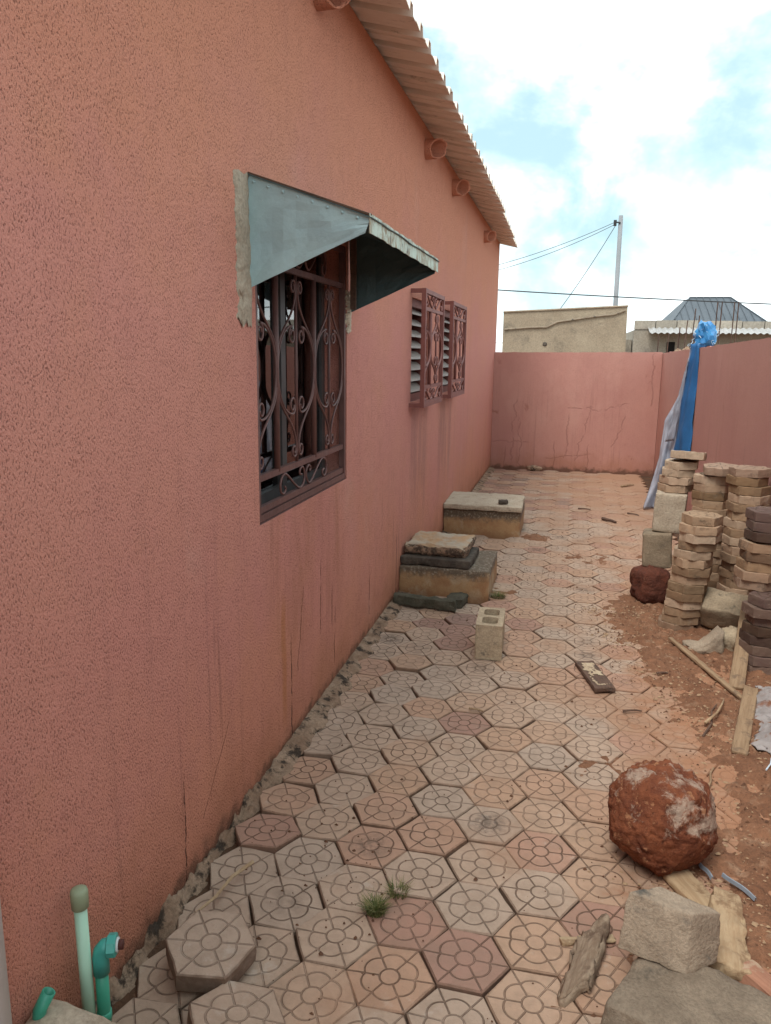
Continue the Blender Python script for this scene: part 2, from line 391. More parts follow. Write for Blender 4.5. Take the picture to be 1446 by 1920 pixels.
    if not stacked:
        side = mth(nt, 'SUBTRACT', 1.0, top)
        c = mixc(nt, mth(nt, 'MULTIPLY', side, .45), c, (.10, .06, .04))
        # red dust lying over the paving
        ps = nd(nt, 'ShaderNodeSeparateXYZ', {'Vector': p})
        dn = mth(nt, 'ADD', noi(nt, p, 2.6, 6, .62), mth(nt, 'MULTIPLY', mth(nt, 'SUBTRACT', ps.outputs[0], 1.05), .16))
        dn = mth(nt, 'ADD', dn, smooth(nt, ps.outputs[1], 4.2, 7.5, 0, .14))
        dn = mth(nt, 'ADD', dn, mth(nt, 'MULTIPLY', smooth(nt, ps.outputs[0], 1.2, 1.7, 0, .14), smooth(nt, ps.outputs[1], 4.0, 3.0)))
        dm = smooth(nt, dn, .46, .76, .10, .88)
        c = mixc(nt, dm, c, mixc(nt, noi(nt, p, 60, 4, .7), (.27, .145, .085), (.38, .235, .155)))
        sm2 = mth(nt, 'ADD', noi(nt, p, 7, 6, .68), mth(nt, 'MULTIPLY', mth(nt, 'SUBTRACT', ps.outputs[0], 1.38), .75))
        c = mixc(nt, mth(nt, 'MULTIPLY', smooth(nt, sm2, .44, .72, 0, .85), smooth(nt, ps.outputs[1], 4.6, 3.2)), c, (.33, .165, .092))
        gm2 = mth(nt, 'MULTIPLY', gm, mth(nt, 'SUBTRACT', 1.0, mth(nt, 'MULTIPLY', dm, .75)))
    else:
        gm2 = gm
        c = mixc(nt, 1.0, c, nd(nt, 'ShaderNodeCombineColor', {0: mth(nt, 'MULTIPLY_ADD', dirt, .70, .46), 1: mth(nt, 'MULTIPLY_ADD', dirt, .74, .40), 2: mth(nt, 'MULTIPLY_ADD', dirt, .80, .32)}).outputs[0], 'MULTIPLY')
        c = mixc(nt, smooth(nt, noi(nt, p, 13, 6, .72), .55, .70, 0, .72), c, (.065, .05, .038))
    g = noi(nt, p, 170, 4, .7)
    c = mixc(nt, smooth(nt, g, .58, .78, 0, .35), c, (.08, .055, .04))
    setb(nt, b, c, .85); b.inputs['Specular IOR Level'].default_value = .25
    hgt = mth(nt, 'ADD', mth(nt, 'MULTIPLY', gm2, -1.0), mth(nt, 'ADD', mth(nt, 'MULTIPLY', g, .3), mth(nt, 'MULTIPLY', noi(nt, p, 26, 4), .5)))
    bump(nt, b, hgt, .0048)
    return mt
M_TILE = tile_mat('pressed_concrete_tile', [(0, (.41, .32, .25)), (.3, (.45, .33, .245)), (.5, (.45, .29, .195)), (.68, (.42, .25, .18)), (.8, (.37, .215, .16)), (.9, (.30, .185, .15)), (1, (.24, .19, .155))])
M_SLAB = tile_mat('stacked_concrete_slab', [(0, (.46, .36, .265)), (.3, (.43, .31, .22)), (.5, (.47, .33, .215)), (.7, (.34, .235, .175)), (.85, (.25, .18, .13)), (.93, (.13, .085, .075)), (1, (.10, .065, .06))], True)

M_BED = mottled('red_joint_soil', (.11, .055, .03), (.06, .035, .022), 9, .95, 90, .004)
M_SOIL = mottled('red_soil', (.33, .16, .088), (.235, .108, .058), 6, .95, 60, .009, (.42, .26, .165), .54, .72, 11)
M_EARTH = mottled('dry_earth', (.28, .17, .10), (.20, .115, .07), .4, .95, 12, .01)
M_MORTAR = mottled('old_mortar', (.39, .275, .19), (.25, .155, .10), 9, .95, 90, .004, (.055, .038, .027), .50, .62, 16)  # dark third tone paints in the shade of deep crevices at the wall foot
M_PATCH = mottled('cement_patch', (.50, .42, .32), (.42, .34, .25), 12, .92, 80, .003, (.22, .17, .13), .6, .72, 22)
M_CONC = mottled('weathered_concrete', (.46, .365, .25), (.34, .265, .18), 10, .93, 95, .003, (.14, .12, .095), .58, .74, 13)
M_CONCG = mottled('grey_concrete', (.43, .345, .255), (.31, .245, .18), 9, .93, 140, .003, (.10, .095, .085), .57, .74, 10)
M_CONCB = mottled('brown_concrete', (.31, .24, .165), (.24, .185, .125), 9, .93, 95, .003, (.12, .10, .075), .56, .72, 9)
M_CONCD = mottled('grey_brown_concrete', (.33, .265, .195), (.235, .185, .135), 9, .93, 130, .004, (.09, .08, .065), .57, .74, 10)
M_DARKC = mottled('blackened_concrete', (.075, .06, .05), (.14, .115, .09), 16, .95, 70, .006, (.30, .27, .22), .64, .74, 40)
M_MOSSC = mottled('mossy_concrete', (.075, .072, .05), (.12, .11, .08), 16, .95, 70, .006, (.25, .22, .17), .64, .76, 45)
M_RENDER = mottled('sandy_render', (.42, .345, .25), (.35, .28, .20), 3.2, .95, 45, .003, (.28, .23, .17), .55, .7, 2.2)
M_RENDER2 = mottled('grey_block_render', (.44, .39, .32), (.36, .32, .265), 2.0, .95, 25, .004, (.24, .21, .18), .58, .74, 1.6)
M_LATER = mottled('red_laterite', (.30, .085, .03), (.17, .05, .022), 14, .92, 60, .009, (.42, .19, .085), .56, .7, 28)
M_LATERD = mottled('dark_laterite', (.15, .045, .025), (.095, .03, .02), 14, .92, 60, .008, (.20, .08, .045), .58, .7, 28)
M_WOODB = mottled('bark_wood', (.12, .06, .035), (.07, .04, .025), 12, .9, 60, .004)
M_RUBBER = mottled('brown_plug', (.10, .03, .022), (.07, .022, .018), 10, .6, 90, .0005)
M_STEEL = mottled('rusty_rebar', (.12, .065, .045), (.07, .045, .038), 10, .8, 90, .001)
M_CABLE = mottled('black_cable', (.03, .03, .032), (.04, .04, .042), 10, .6, 40, .0005)
M_DARKROOM = mottled('dark_room', (.016, .015, .015), (.013, .012, .012), 2, .95, 20, .001)  # near-black walls: the gloom of an unlit interior is put into the colour
M_ALU = mottled('dark_aluminium', (.085, .08, .078), (.06, .055, .055), 6, .4, 60, .0004)
M_POLE = mottled('grey_pole', (.24, .25, .265), (.20, .21, .22), 1.0, .7, 20, .001)

def lid_mat():
    mt, nt, b = newmat('rusty_topped_lid'); o = ocoord(nt)
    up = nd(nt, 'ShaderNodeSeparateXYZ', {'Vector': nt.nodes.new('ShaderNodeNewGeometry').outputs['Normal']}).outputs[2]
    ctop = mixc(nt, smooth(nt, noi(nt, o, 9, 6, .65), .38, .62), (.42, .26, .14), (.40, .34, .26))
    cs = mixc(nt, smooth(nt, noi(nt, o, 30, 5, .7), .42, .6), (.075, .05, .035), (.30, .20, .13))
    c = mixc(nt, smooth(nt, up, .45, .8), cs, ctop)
    setb(nt, b, c, .93); bump(nt, b, noi(nt, o, 60, 6, .75), .008); return mt
M_LID = lid_mat()
def chamber_mat():
    mt, nt, b = newmat('stained_chamber_render'); p = gpos(nt)
    z = nd(nt, 'ShaderNodeSeparateXYZ', {'Vector': p}).outputs[2]
    c = mixc(nt, smooth(nt, noi(nt, p, 7, 6, .65), .35, .65), (.40, .25, .125), (.33, .18, .085))
    c = mixc(nt, smooth(nt, noi(nt, p, 4.5, 5, .6, .5), .5, .64), c, (.42, .31, .19))
    zz = mth(nt, 'ADD', z, mth(nt, 'MULTIPLY', mth(nt, 'SUBTRACT', noi(nt, p, 16, 6, .7), .5), .16))
    c = mixc(nt, smooth(nt, zz, .10, .17, 0, .9), c, mixc(nt, smooth(nt, noi(nt, p, 50, 4, .7), .5, .66), (.095, .075, .055), (.28, .25, .20)))
    c = mixc(nt, smooth(nt, zz, .05, -.02, 0, .5), c, (.24, .10, .045))
    setb(nt, b, c, .93); bump(nt, b, noi(nt, p, 70, 5, .7), .004); return mt
M_CHAMB = chamber_mat()
def boulder_mat():
    mt, nt, b = newmat('laterite_with_mortar'); o = ocoord(nt)
    s = nd(nt, 'ShaderNodeSeparateXYZ', {'Vector': o})
    c = mixc(nt, smooth(nt, noi(nt, o, 17, 6, .7), .36, .64), (.265, .088, .04), (.14, .042, .022))
    c = mixc(nt, smooth(nt, noi(nt, o, 34, 4, .7), .56, .68, 0, .75), c, (.46, .22, .11))
    k = mth(nt, 'ADD', noi(nt, o, 11, 7, .72, .4), mth(nt, 'MULTIPLY', s.outputs[2], .55))
    k = mth(nt, 'ADD', k, mth(nt, 'MULTIPLY', s.outputs[0], .32))
    c = mixc(nt, smooth(nt, k, .55, .66, 0, .8), c, mixc(nt, noi(nt, o, 90, 3, .7), (.62, .52, .42), (.36, .24, .17)))
    g = noi(nt, o, 75, 6, .75)
    c = mixc(nt, smooth(nt, g, .44, .3, 0, .8), c, (.055, .017, .01))
    setb(nt, b, c, .92); b.inputs['Specular IOR Level'].default_value = .25
    bump(nt, b, mth(nt, 'ADD', g, mth(nt, 'MULTIPLY', noi(nt, o, 26, 5, .7), 1.2)), .011); return mt
M_BOULD = boulder_mat()
def wood_mat(name, c1, c2, c3, axis=1):
    mt, nt, b = newmat(name); o = ocoord(nt)
    sc_ = [60, 60, 60]; sc_[axis] = 3.5
    gr = noi(nt, mapv(nt, o, tuple(sc_)), 1, 5, .7, .3)
    c = mixc(nt, smooth(nt, gr, .35, .65), c1, c2)
    c = mixc(nt, smooth(nt, noi(nt, o, 11, 5, .7), .54, .66, 0, .8), c, c3)
    setb(nt, b, c, .88); bump(nt, b, mth(nt, 'ADD', gr, mth(nt, 'MULTIPLY', noi(nt, o, 40, 4), .6)), .004); return mt
M_WOOD = wood_mat('weathered_plank', (.32, .22, .13), (.23, .15, .085), (.15, .10, .065))
M_WOODD = wood_mat('dark_plank', (.13, .075, .05), (.085, .05, .035), (.06, .035, .025))
M_WOODP = wood_mat('pale_split_wood', (.42, .31, .19), (.34, .23, .13), (.20, .12, .065))
M_WOODG = wood_mat('rotting_grey_wood', (.31, .235, .165), (.19, .13, .085), (.10, .06, .038))
M_WOODR = wood_mat('reddish_wood', (.38, .19, .12), (.28, .13, .08), (.42, .32, .22))
M_WHITEW = wood_mat('flaked_paint', (.50, .40, .27), (.38, .28, .18), (.20, .13, .085))

def painted_metal(name, c1, c2, rust=.5, rough=.55, rscale=26, thr=.6):
    mt, nt, b = newmat(name); o = ocoord(nt)
    c = mixc(nt, smooth(nt, noi(nt, o, 5, 5, .6), .35, .65), c1, c2)
    rn = noi(nt, o, rscale, 6, .72)
    c = mixc(nt, smooth(nt, rn, thr, thr+.09, 0, rust), c, (.16, .075, .04))
    setb(nt, b, c, rough); b.inputs['Specular IOR Level'].default_value = .4
    bump(nt, b, mth(nt, 'ADD', mth(nt, 'MULTIPLY', noi(nt, o, 9, 3), 3.0), rn), .0022); return mt
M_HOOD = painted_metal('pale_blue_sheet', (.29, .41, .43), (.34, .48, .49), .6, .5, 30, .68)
M_HOODSHADE = painted_metal('shaded_hood_sheet', (.05, .09, .095), (.065, .11, .115), .3, .6, 30, .66)  # darker copy of the hood sheet: inner and underside shade is in its colour
def fascia_mat():
    mt, nt, b = newmat('rust_streaked_strip'); o = ocoord(nt)
    k = noi(nt, mapv(nt, o, (8, 17, 8)), 1, 6, .75, .8)
    c = mixc(nt, smooth(nt, k, .42, .60), (.46, .55, .47), (.27, .21, .13))
    c = mixc(nt, smooth(nt, noi(nt, mapv(nt, o, (14, 48, 14)), 1, 4), .60, .70), c, (.07, .045, .03))
    setb(nt, b, c, .65); bump(nt, b, k, .003); return mt
M_FASCIA = fascia_mat()
M_GRILLE = painted_metal('brown_grille_paint', (.135, .062, .053), (.105, .05, .045), .3, .5, 40, .66)
M_GRILLE2 = painted_metal('red_brown_grille_paint', (.22, .08, .065), (.18, .066, .055), .3, .6, 40, .66)
M_SLAT = painted_metal('grey_louvre', (.42, .36, .32), (.34, .29, .26), .25, .5, 20, .62)
def roof_mat():
    mt, nt, b = newmat('cream_roof_sheet'); o = ocoord(nt)
    c = mixc(nt, smooth(nt, noi(nt, mapv(nt, o, (3, 9, 3)), 1, 5, .6), .35, .65), (.74, .67, .58), (.66, .585, .50))
    c = mixc(nt, smooth(nt, noi(nt, mapv(nt, o, (7, 30, 7)), 1, 5, .7), .60, .72, 0, .7), c, (.17, .115, .075))
    setb(nt, b, c, .6); bump(nt, b, noi(nt, o, 30, 3), .002); return mt
M_ROOF = roof_mat()
M_ZINC = mottled('pale_zinc_sheet', (.40, .39, .38), (.32, .31, .30), 4, .5, 30, .001)
M_SLATE = mottled('slate_grey_roof', (.055, .066, .078), (.066, .078, .092), .8, .6, 10, .001, spec=.5)
M_PVCW = mottled('pale_green_pvc', (.33, .55, .42), (.38, .60, .46), 5, .4, 60, .0003, (.34, .42, .32), .62, .8, 12, spec=.5)
M_PVCC = mottled('olive_pipe_cap', (.28, .34, .22), (.32, .37, .24), 9, .5, 60, .0005)
M_PPR = mottled('green_plastic_pipe', (.045, .30, .20), (.05, .34, .23), 6, .38, 60, .0003, spec=.5)
M_PPR2 = mottled('turquoise_plastic_fitting', (.06, .36, .31), (.07, .40, .34), 6, .38, 60, .0003, spec=.5)
M_WHITE = mottled('white_pvc', (.70, .70, .70), (.62, .62, .62), 4, .4, 40, .0003)
M_TARPB = mottled('blue_tarpaulin', (.014, .105, .27), (.02, .13, .33), 7, .45, 160, .0008, spec=.5)
M_TARPG = mottled('silver_tarpaulin', (.36, .38, .44), (.29, .31, .37), 7, .6, 120, .0008, (.20, .20, .22), .62, .78, 9)
M_BAG = mottled('blue_plastic_bag', (.03, .19, .46), (.055, .28, .56), 14, .4, 90, .001, spec=.5)
M_STRING = mottled('frayed_pale_thread', (.50, .62, .72), (.62, .72, .78), 14, .7, 90, .0005)
M_SACK = mottled('woven_white_sack', (.40, .37, .36), (.30, .27, .26), 12, .8, 150, .0014, (.22, .10, .06), .53, .66, 9)
M_GRASS = mottled('grass_blade', (.085, .11, .028), (.06, .09, .02), 12, .6, 50, .0003)
M_DRYG = mottled('dry_grass_blade', (.25, .21, .09), (.16, .16, .06), 12, .7, 50, .0003)
M_CHIP = mottled('pale_wood_chip', (.40, .28, .17), (.28, .18, .11), 30, .9, 80, .0005)
M_PEB = mottled('brown_pebble', (.18, .09, .05), (.11, .055, .035), 30, .9, 80, .0005)
M_PLAST = mottled('clear_plastic_scrap', (.20, .23, .27), (.28, .31, .35), 10, .2, 50, .0003, spec=.6)
def glass_mat():
    mt, nt, b = newmat('window_glass'); out = nt.nodes['Material Output']
    tr = nd(nt, 'ShaderNodeBsdfTransparent', {'Color': (.55, .58, .60, 1)})
    gl = nd(nt, 'ShaderNodeBsdfGlossy', {'Color': (.9, .9, .9, 1), 'Roughness': .02})
    fr = nd(nt, 'ShaderNodeFresnel', {'IOR': 1.9})
    mx = nd(nt, 'ShaderNodeMixShader', {0: mth(nt, 'MULTIPLY_ADD', fr.outputs[0], 1.0, .05), 1: tr.outputs[0], 2: gl.outputs[0]})
    nt.links.new(mx.outputs[0], out.inputs[0]); return mt
M_GLASS = glass_mat()

# ================================================================== LARGE STRUCTURE
# ---- ground to the horizon
gb = BM(); v = [gb.verts.new(p) for p in ((-300, -300, -.09), (300, -300, -.09), (300, 300, -.09), (-300, 300, -.09))]; gb.faces.new(v)
tag(obj('ground', gb, M_EARTH), 'flat dry earth stretching out around the yard', kind='structure')

# ---- the pavement: a bed of soil with every hexagonal tile laid in it
XW, YB = 2.13, 9.02
pav = obj('pavement', grid_sheet(42, 190, lambda u, w: Vector((u*2.13, -2.2 + w*11.25, -.029 + .009*fbm(Vector((u*20, w*100, 0)), 3)))), M_BED)
tag(pav, 'yard floor of hexagonal flower tiles bedded in red soil', kind='structure')
TR = .1130
def tile_mesh(name, seed, jit=.0016, th=.05, R_=TR, ch=.004, seg=2, rings=1, rough=0.0):
    rnd = random.Random(seed); bm = BM(); prof = []
    for k in range(6):
        for s_ in range(seg):
            a0, a1 = math.radians(60*k), math.radians(60*k+60); t = s_/seg
            x = R_*(math.cos(a0)*(1-t)+math.cos(a1)*t); y = R_*(math.sin(a0)*(1-t)+math.sin(a1)*t)
            prof.append((x + rnd.uniform(-jit, jit), y + rnd.uniform(-jit, jit)))
    if jit > .002:                                  # a knocked-off corner
        k = rnd.randrange(6)*seg; prof[k] = (prof[k][0]*rnd.uniform(.84, .95), prof[k][1]*rnd.uniform(.84, .95))
    n = len(prof); zs = [-th] + [-th + (th-ch)*(i+1)/rings for i in range(rings)]
    L = []
    for z in zs: L.append([bm.verts.new((x*(1+rnd.uniform(-rough, rough)), y*(1+rnd.uniform(-rough, rough)), z + rnd.uniform(-rough, rough)*.05)) for x, y in prof])
    L.append([bm.verts.new((x*(1-ch/R_), y*(1-ch/R_), rnd.uniform(-.0006, .0003))) for x, y in prof])
    for A, B in zip(L, L[1:]):
        for k in range(n): bm.faces.new((A[k], A[(k+1) % n], B[(k+1) % n], B[k]))
    bm.faces.new(L[-1]); bm.faces.new(L[0][::-1])
    uvl = bm.loops.layers.uv.new('UVMap')
    for f in bm.faces:
        for lp in f.loops: lp[uvl].uv = (lp.vert.co.x, lp.vert.co.y)
    bmesh.ops.recalc_face_normals(bm, faces=bm.faces)
    me = bpy.data.meshes.new(name); bm.to_mesh(me); bm.free(); me.materials.append(M_TILE); return me
tmeshes = [tile_mesh('tile', 100+i) for i in range(8)]
def proj(p):
    d = Vector(p)-CAM; z = d.dot(_f)
    return (723 + 1463.86*d.dot(_r)/z, 960 + 1463.86*d.dot(_d)/z, z) if z > .05 else None
holes = [(-.1, .52, 3.03, 3.72), (-.1, .60, 4.86, 5.62)]
cells = []
for i in range(-3, 9):
    for j in range(-12, 52):
        x, y = .646 + .173205*i, .1*i + .2*j
        if not (-1.9 < y < YB - .1) or x > 2.03: continue
        if any(a < x < b and c < y < d for a, b, c, d in holes): continue
        q = proj((x, y, 0)); vis = q and -60 < q[0] < 1506 and 0 < q[1] < 1990
        cells.append((((x-CAM.x)**2+(y-CAM.y)**2) if vis else 1e6+y, x, y, i, j))
cells.sort()
special = {(0, 0): (.55, 1.0, .2), (1, 0): (.84, .5, .1), (0, 1): (.80, .25, .1), (-2, 2): (.1, .8, .9), (-1, 3): (.62, .7, .93), (0, 3): (.60, 1.0, .3),
           (-3, 4): (.78, .6, .3), (-1, 1): (.3, .55, .3), (-1, 4): (.58, .6, .2), (-2, 4): (.35, .5, .2), (-2, 3): (.05, .35, .1), (-1, 0): (.4, .15, .1),
           (-1, 2): (.25, .2, .1), (-3, 2): (.15, .2, .1), (-3, 3): (.1, .35, .2), (-2, 1): (.3, .2, .1), (-3, 1): (.25, .2, .1), (-3, 0): (.2, .2, .1), (0, 2): (.2, .5, .2), (1, 2): (.3, .4, .2), (1, 1): (.08, .5, .2), (-3, 10): (.55, 1.0, .3), (-3, 14): (.5, .9, .2),
           (-3, 13): (.1, 1.0, 1.0), (-3, 12): (.2, .9, .9), (-2, 7): (.3, .7, .8), (-2, 14): (.86, .8, .1), (-1, 12): (.85, .6, .1), (-1, 13): (.85, .6, .1), (-2, 12): (.3, 1.0, .9)}
trnd = random.Random(3)
individual = cells[:299]
far = BM(); faruv = far.loops.layers.uv.new('UVMap')
for n, (d_, x, y, i, j) in enumerate(cells):
    edge = max(0, 1-(x-.126)/.4)*(1 if y < 3 else .3)
    edge *= 1.5 if y < 1.2 else 1
    zz = trnd.uniform(-.005, .002) - edge*trnd.uniform(0, .018)
    zz = max(zz, -.012)
    rot = (R(trnd.gauss(0, .55+edge*1.7)), R(trnd.gauss(0, .55+edge*1.7)), R(60*trnd.randrange(6) + trnd.gauss(0, .9+edge*1.3)))
    pos = (x + trnd.gauss(0, .0016), y + trnd.gauss(0, .0016) , zz)
    if n < 299:
        t = bpy.data.objects.new('tile', tmeshes[n % 8]); col.objects.link(t); t.parent = pav
        t.location = pos; t.rotation_euler = rot
        c = special.get((i, j)) or (min(.99, abs(trnd.gauss(.36, .24))), trnd.uniform(.0, 1.0), trnd.random()*.97)
        t.color = (*c, 0.0)
    else:
        me = tmeshes[n % 8]; mw = Matrix.Translation(pos) @ Vector((0, 0, 0)).to_track_quat('Z', 'Y').to_matrix().to_4x4() if False else Matrix.Translation(pos)
        from mathutils import Euler
        mw = mw @ Euler(rot).to_matrix().to_4x4()
        vv = [far.verts.new(mw @ v_.co) for v_ in me.vertices]
        for p_ in me.polygons:
            f = far.faces.new([vv[k] for k in p_.vertices])
            for lp, k in zip(f.loops, p_.vertices): lp[faruv].uv = me.vertices[k].co.xy
tag(obj('tile', far, M_TILE, pav), kind='stuff')

# ---- red soil lying over the right-hand side of the paving
BLOBS = [(1.66, .75, .30, 1), (1.85, .95, .30, 1), (1.62, .25, .22, .9), (1.85, .45, .3, 1), (1.78, 1.4, .22, .9), (1.66, 1.72, .17, .9), (1.56, 2.12, .18, .9), (1.42, 2.6, .16, .8),
         (1.36, 3.0, .17, .8), (1.52, 3.05, .2, .9), (1.7, 3.0, .25, .9), (1.17, 1.19, .15, .55), (1.0, 1.3, .08, .4), (1.11, .03, .14, .6), (1.3, .0, .18, .6), (1.2, 4.3, .26, .6), (1.55, 4.6, .3, .6), (1.95, 2.2, .2, .7), (1.95, 3.6, .4, .9), (.63, 3.3, .10, .8), (.78, 4.95, .12, 1), (.70, 3.25, .07, 1), (1.45, .45, .13, .7), (1.5, -.3, .5, .8), (.98, 5.8, .3, .45), (1.5, 6.6, .4, .45)]
SOIL_EDGE = [(-.7, 1.40), (.0, 1.42), (.3, 1.43), (.75, 1.48), (1.2, 1.60), (1.5, 1.62), (1.8, 1.52), (2.2, 1.42), (2.6, 1.32), (3.0, 1.22), (3.3, 1.26), (3.7, 1.55), (4.2, 2.0), (5.0, 2.2), (9, 2.4)]
def soil_h(x, y):
    mk = 0
    for bx, by, br, ba in BLOBS:
        dd = math.hypot(x-bx, y-by)/br
        if dd < 1.6: mk = max(mk, ba*(1 - dd*dd/2.56))
    for (ya, xa), (yb, xb) in zip(SOIL_EDGE, SOIL_EDGE[1:]):
        if ya <= y <= yb: xe = xa + (xb-xa)*(y-ya)/(yb-ya); break
    else: xe = 3
    xe += .05*noise.noise(Vector((y*5, 3, 0)))
    k = max(0, min(1, (x-xe+.06)/.20)); k = k*k*(3-2*k)
    k *= 1 - .62*math.exp(-((x-1.80)**2/.016 + (y-2.15)**2/.05))
    mk = max(mk, 1.12*k)
    n = fbm(Vector((x*11, y*11, 1.0)), 6, gain=.68)
    return -.021 + .031*mk + .015*n*(.4+mk) - .003
soil = grid_sheet(100, 460, lambda u, w: Vector((.5 + u*1.63, -.7 + w*7.7, soil_h(.5+u*1.63, -.7+w*7.7))), keep=lambda q: max(c.z for c in q) > -.014)
tag(obj('soil', soil, M_SOIL, smoothf=True), 'loose red soil spread over the tiles along the right side', kind='structure')

# ---- the pink house
house = thing('house', 'pink stucco house with grilled windows and a corrugated roof', 'house', (0, 0, 0))
HY0, HY1, HZ = -4.0, 9.17, 2.95
OPEN = [(.795, 1.862, .93, 1.97), (3.36, 3.99, 1.20, 1.86), (4.53, 5.24, 1.20, 1.86)]
def wall_openings(y0, y1, z0, z1, opens, x0, x1):
    bm = BM(); ys = sorted({y0, y1, *[a for o in opens for a in o[:2]]}); zs = sorted({z0, z1, *[a for o in opens for a in o[2:]]})
    cache = {}
    def V(x, y, z):
        k = (x, y, z)
        if k not in cache: cache[k] = bm.verts.new(k)
        return cache[k]
    def solid(i, j):
        if not (0 <= i < len(ys)-1 and 0 <= j < len(zs)-1): return False
        cy_, cz_ = (ys[i]+ys[i+1])/2, (zs[j]+zs[j+1])/2
        return not any(a < cy_ < b and c < cz_ < d for a, b, c, d in opens)
    for i in range(len(ys)-1):
        for j in range(len(zs)-1):
            if not solid(i, j): continue
            a, b, c, d = ys[i], ys[i+1], zs[j], zs[j+1]
            bm.faces.new((V(x1,a,c), V(x1,b,c), V(x1,b,d), V(x1,a,d))); bm.faces.new((V(x0,a,c), V(x0,a,d), V(x0,b,d), V(x0,b,c)))
            if not solid(i-1, j): bm.faces.new((V(x0,a,c), V(x1,a,c), V(x1,a,d), V(x0,a,d)))
            if not solid(i+1, j): bm.faces.new((V(x1,b,c), V(x0,b,c), V(x0,b,d), V(x1,b,d)))
            if not solid(i, j-1): bm.faces.new((V(x0,a,c), V(x0,b,c), V(x1,b,c), V(x1,a,c)))
            if not solid(i, j+1): bm.faces.new((V(x1,a,d), V(x1,b,d), V(x0,b,d), V(x0,a,d)))
    return bm
obj('wall', wall_openings(HY0, HY1, -.09, HZ, OPEN, -.18, 0.0), M_HOUSE, house)
w2 = BM(); box(w2, -6, -.18, HY1-.18, HY1, -.09, HZ); box(w2, -6, -.18, HY0, HY0+.18, -.09, HZ); box(w2, -6.18, -6, HY0, HY1, -.09, HZ)
obj('wall', w2, M_HOUSE, house)
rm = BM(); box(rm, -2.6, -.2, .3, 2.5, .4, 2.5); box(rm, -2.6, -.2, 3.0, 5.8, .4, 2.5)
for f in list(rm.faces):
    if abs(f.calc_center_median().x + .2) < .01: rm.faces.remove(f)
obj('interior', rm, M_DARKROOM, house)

# corrugated roof: trapezoid ribs running down the slope, sheet after sheet
PITCH_R = .2255
def rib(y):
    t = ((y-.02) % PITCH_R)/PITCH_R
    k = [(0, 0), (.08, 0), (.13, .040), (.37, .040), (.42, 0), (1, 0)]
    for (a, za), (b, zb) in zip(k, k[1:]):
        if a <= t <= b: h = za + (zb-za)*(t-a)/(b-a)
    if .62 < t < .80: h += .006
    return h
def roof_sheet(y0, y1, lift, tip):
    ys = []; y = y0
    base = math.floor((y0-.02)/PITCH_R)
    pts = {y0, y1}
    for k in range(int(base)-1, int(base)+12):
        for t in (0, .08, .13, .37, .42, .62, .64, .78, .80):
            q = .02 + (k+t)*PITCH_R
            if y0 < q < y1: pts.add(q)
    ys = sorted(pts); bm = BM()
    xs = [tip, .0, -1.5, -6.3]
    def zr(x): return 2.955 - .235*x if x > -3.2 else 2.955 + .235*3.2 - .235*(-3.2 - x)
    xs = [tip, 0., -1.5, -3.2, -6.5]
    L = [[bm.verts.new((x, yy, zr(x) + rib(yy) + lift)) for yy in ys] for x in xs]
    for A, B in zip(L, L[1:]):
        for k in range(len(ys)-1): bm.faces.new((A[k], A[k+1], B[k+1], B[k]))
    return thicken(bm, .004)
edges = [-4.2 + k*.902 for k in range(16)]
for k in range(15):
    y0, y1 = edges[k], edges[k+1] + .035
    tip = .272 + random.uniform(-.006, .006) - max(0, (edges[k]-6))*.018
    if k == 14: y1 = 9.32
    obj('roof_sheet', roof_sheet(y0, y1, .012*(k % 2) + random.uniform(0, .004), tip), M_ROOF, house)
# clay vent pipes poking out under the eave
for y, z, rr in ((1.44, 2.81, .052), (3.72, 2.812, .060), (4.93, 2.81, .060), (7.3, 2.77, .060)):
    p = BM(); lathe(p, [(rr-.009, -.10), (rr-.009, .090), (rr-.007, .094), (rr, .092), (rr+.003, .0), (rr+.003, -.1)], 26, 'X', (0, y, z))
    for v_ in p.verts:
        if v_.co.x > .05: v_.co.x += .25*(v_.co.z-z) + .75*(v_.co.y-y) - .01 + .012*fbm(v_.co*30, 2)
    obj('vent_pipe', p, M_HOUSE, house, smoothf=False)

# rough broken mortar along the wall foot
def skirt(u, w):
    y = -1.6 + w*10.58; t = u
    wid = .075 + .035*fbm(Vector((y*6, 0, 3)), 4) + .012*math.sin(y*31.4)
    wid *= .62 if y < .7 else .62 + .38*min(1, (y-.7)*3)
    x = .001 + t*wid
    near_ = min(1, max(0, (1.0-y)*2.0))
    rough_ = fbm(Vector((x*40, y*22, 2)), 5, gain=.65)
    hgt = .004 + .012*(1-t)**2 + .006*rough_ - .016*max(0, t-.75)*4
    crumb = .035*(1-t)**1.2*max(0, .5+fbm(Vector((y*7, 5, 0)), 4)) + .022*rough_ - .05*t**1.5 - .008
    return Vector((x, y, hgt*(1-near_) + crumb*near_))
tag(obj('mortar_skirt', grid_sheet(14, 900, skirt), M_MORTAR, house, smoothf=True), 'crumbling brown mortar along the wall foot')

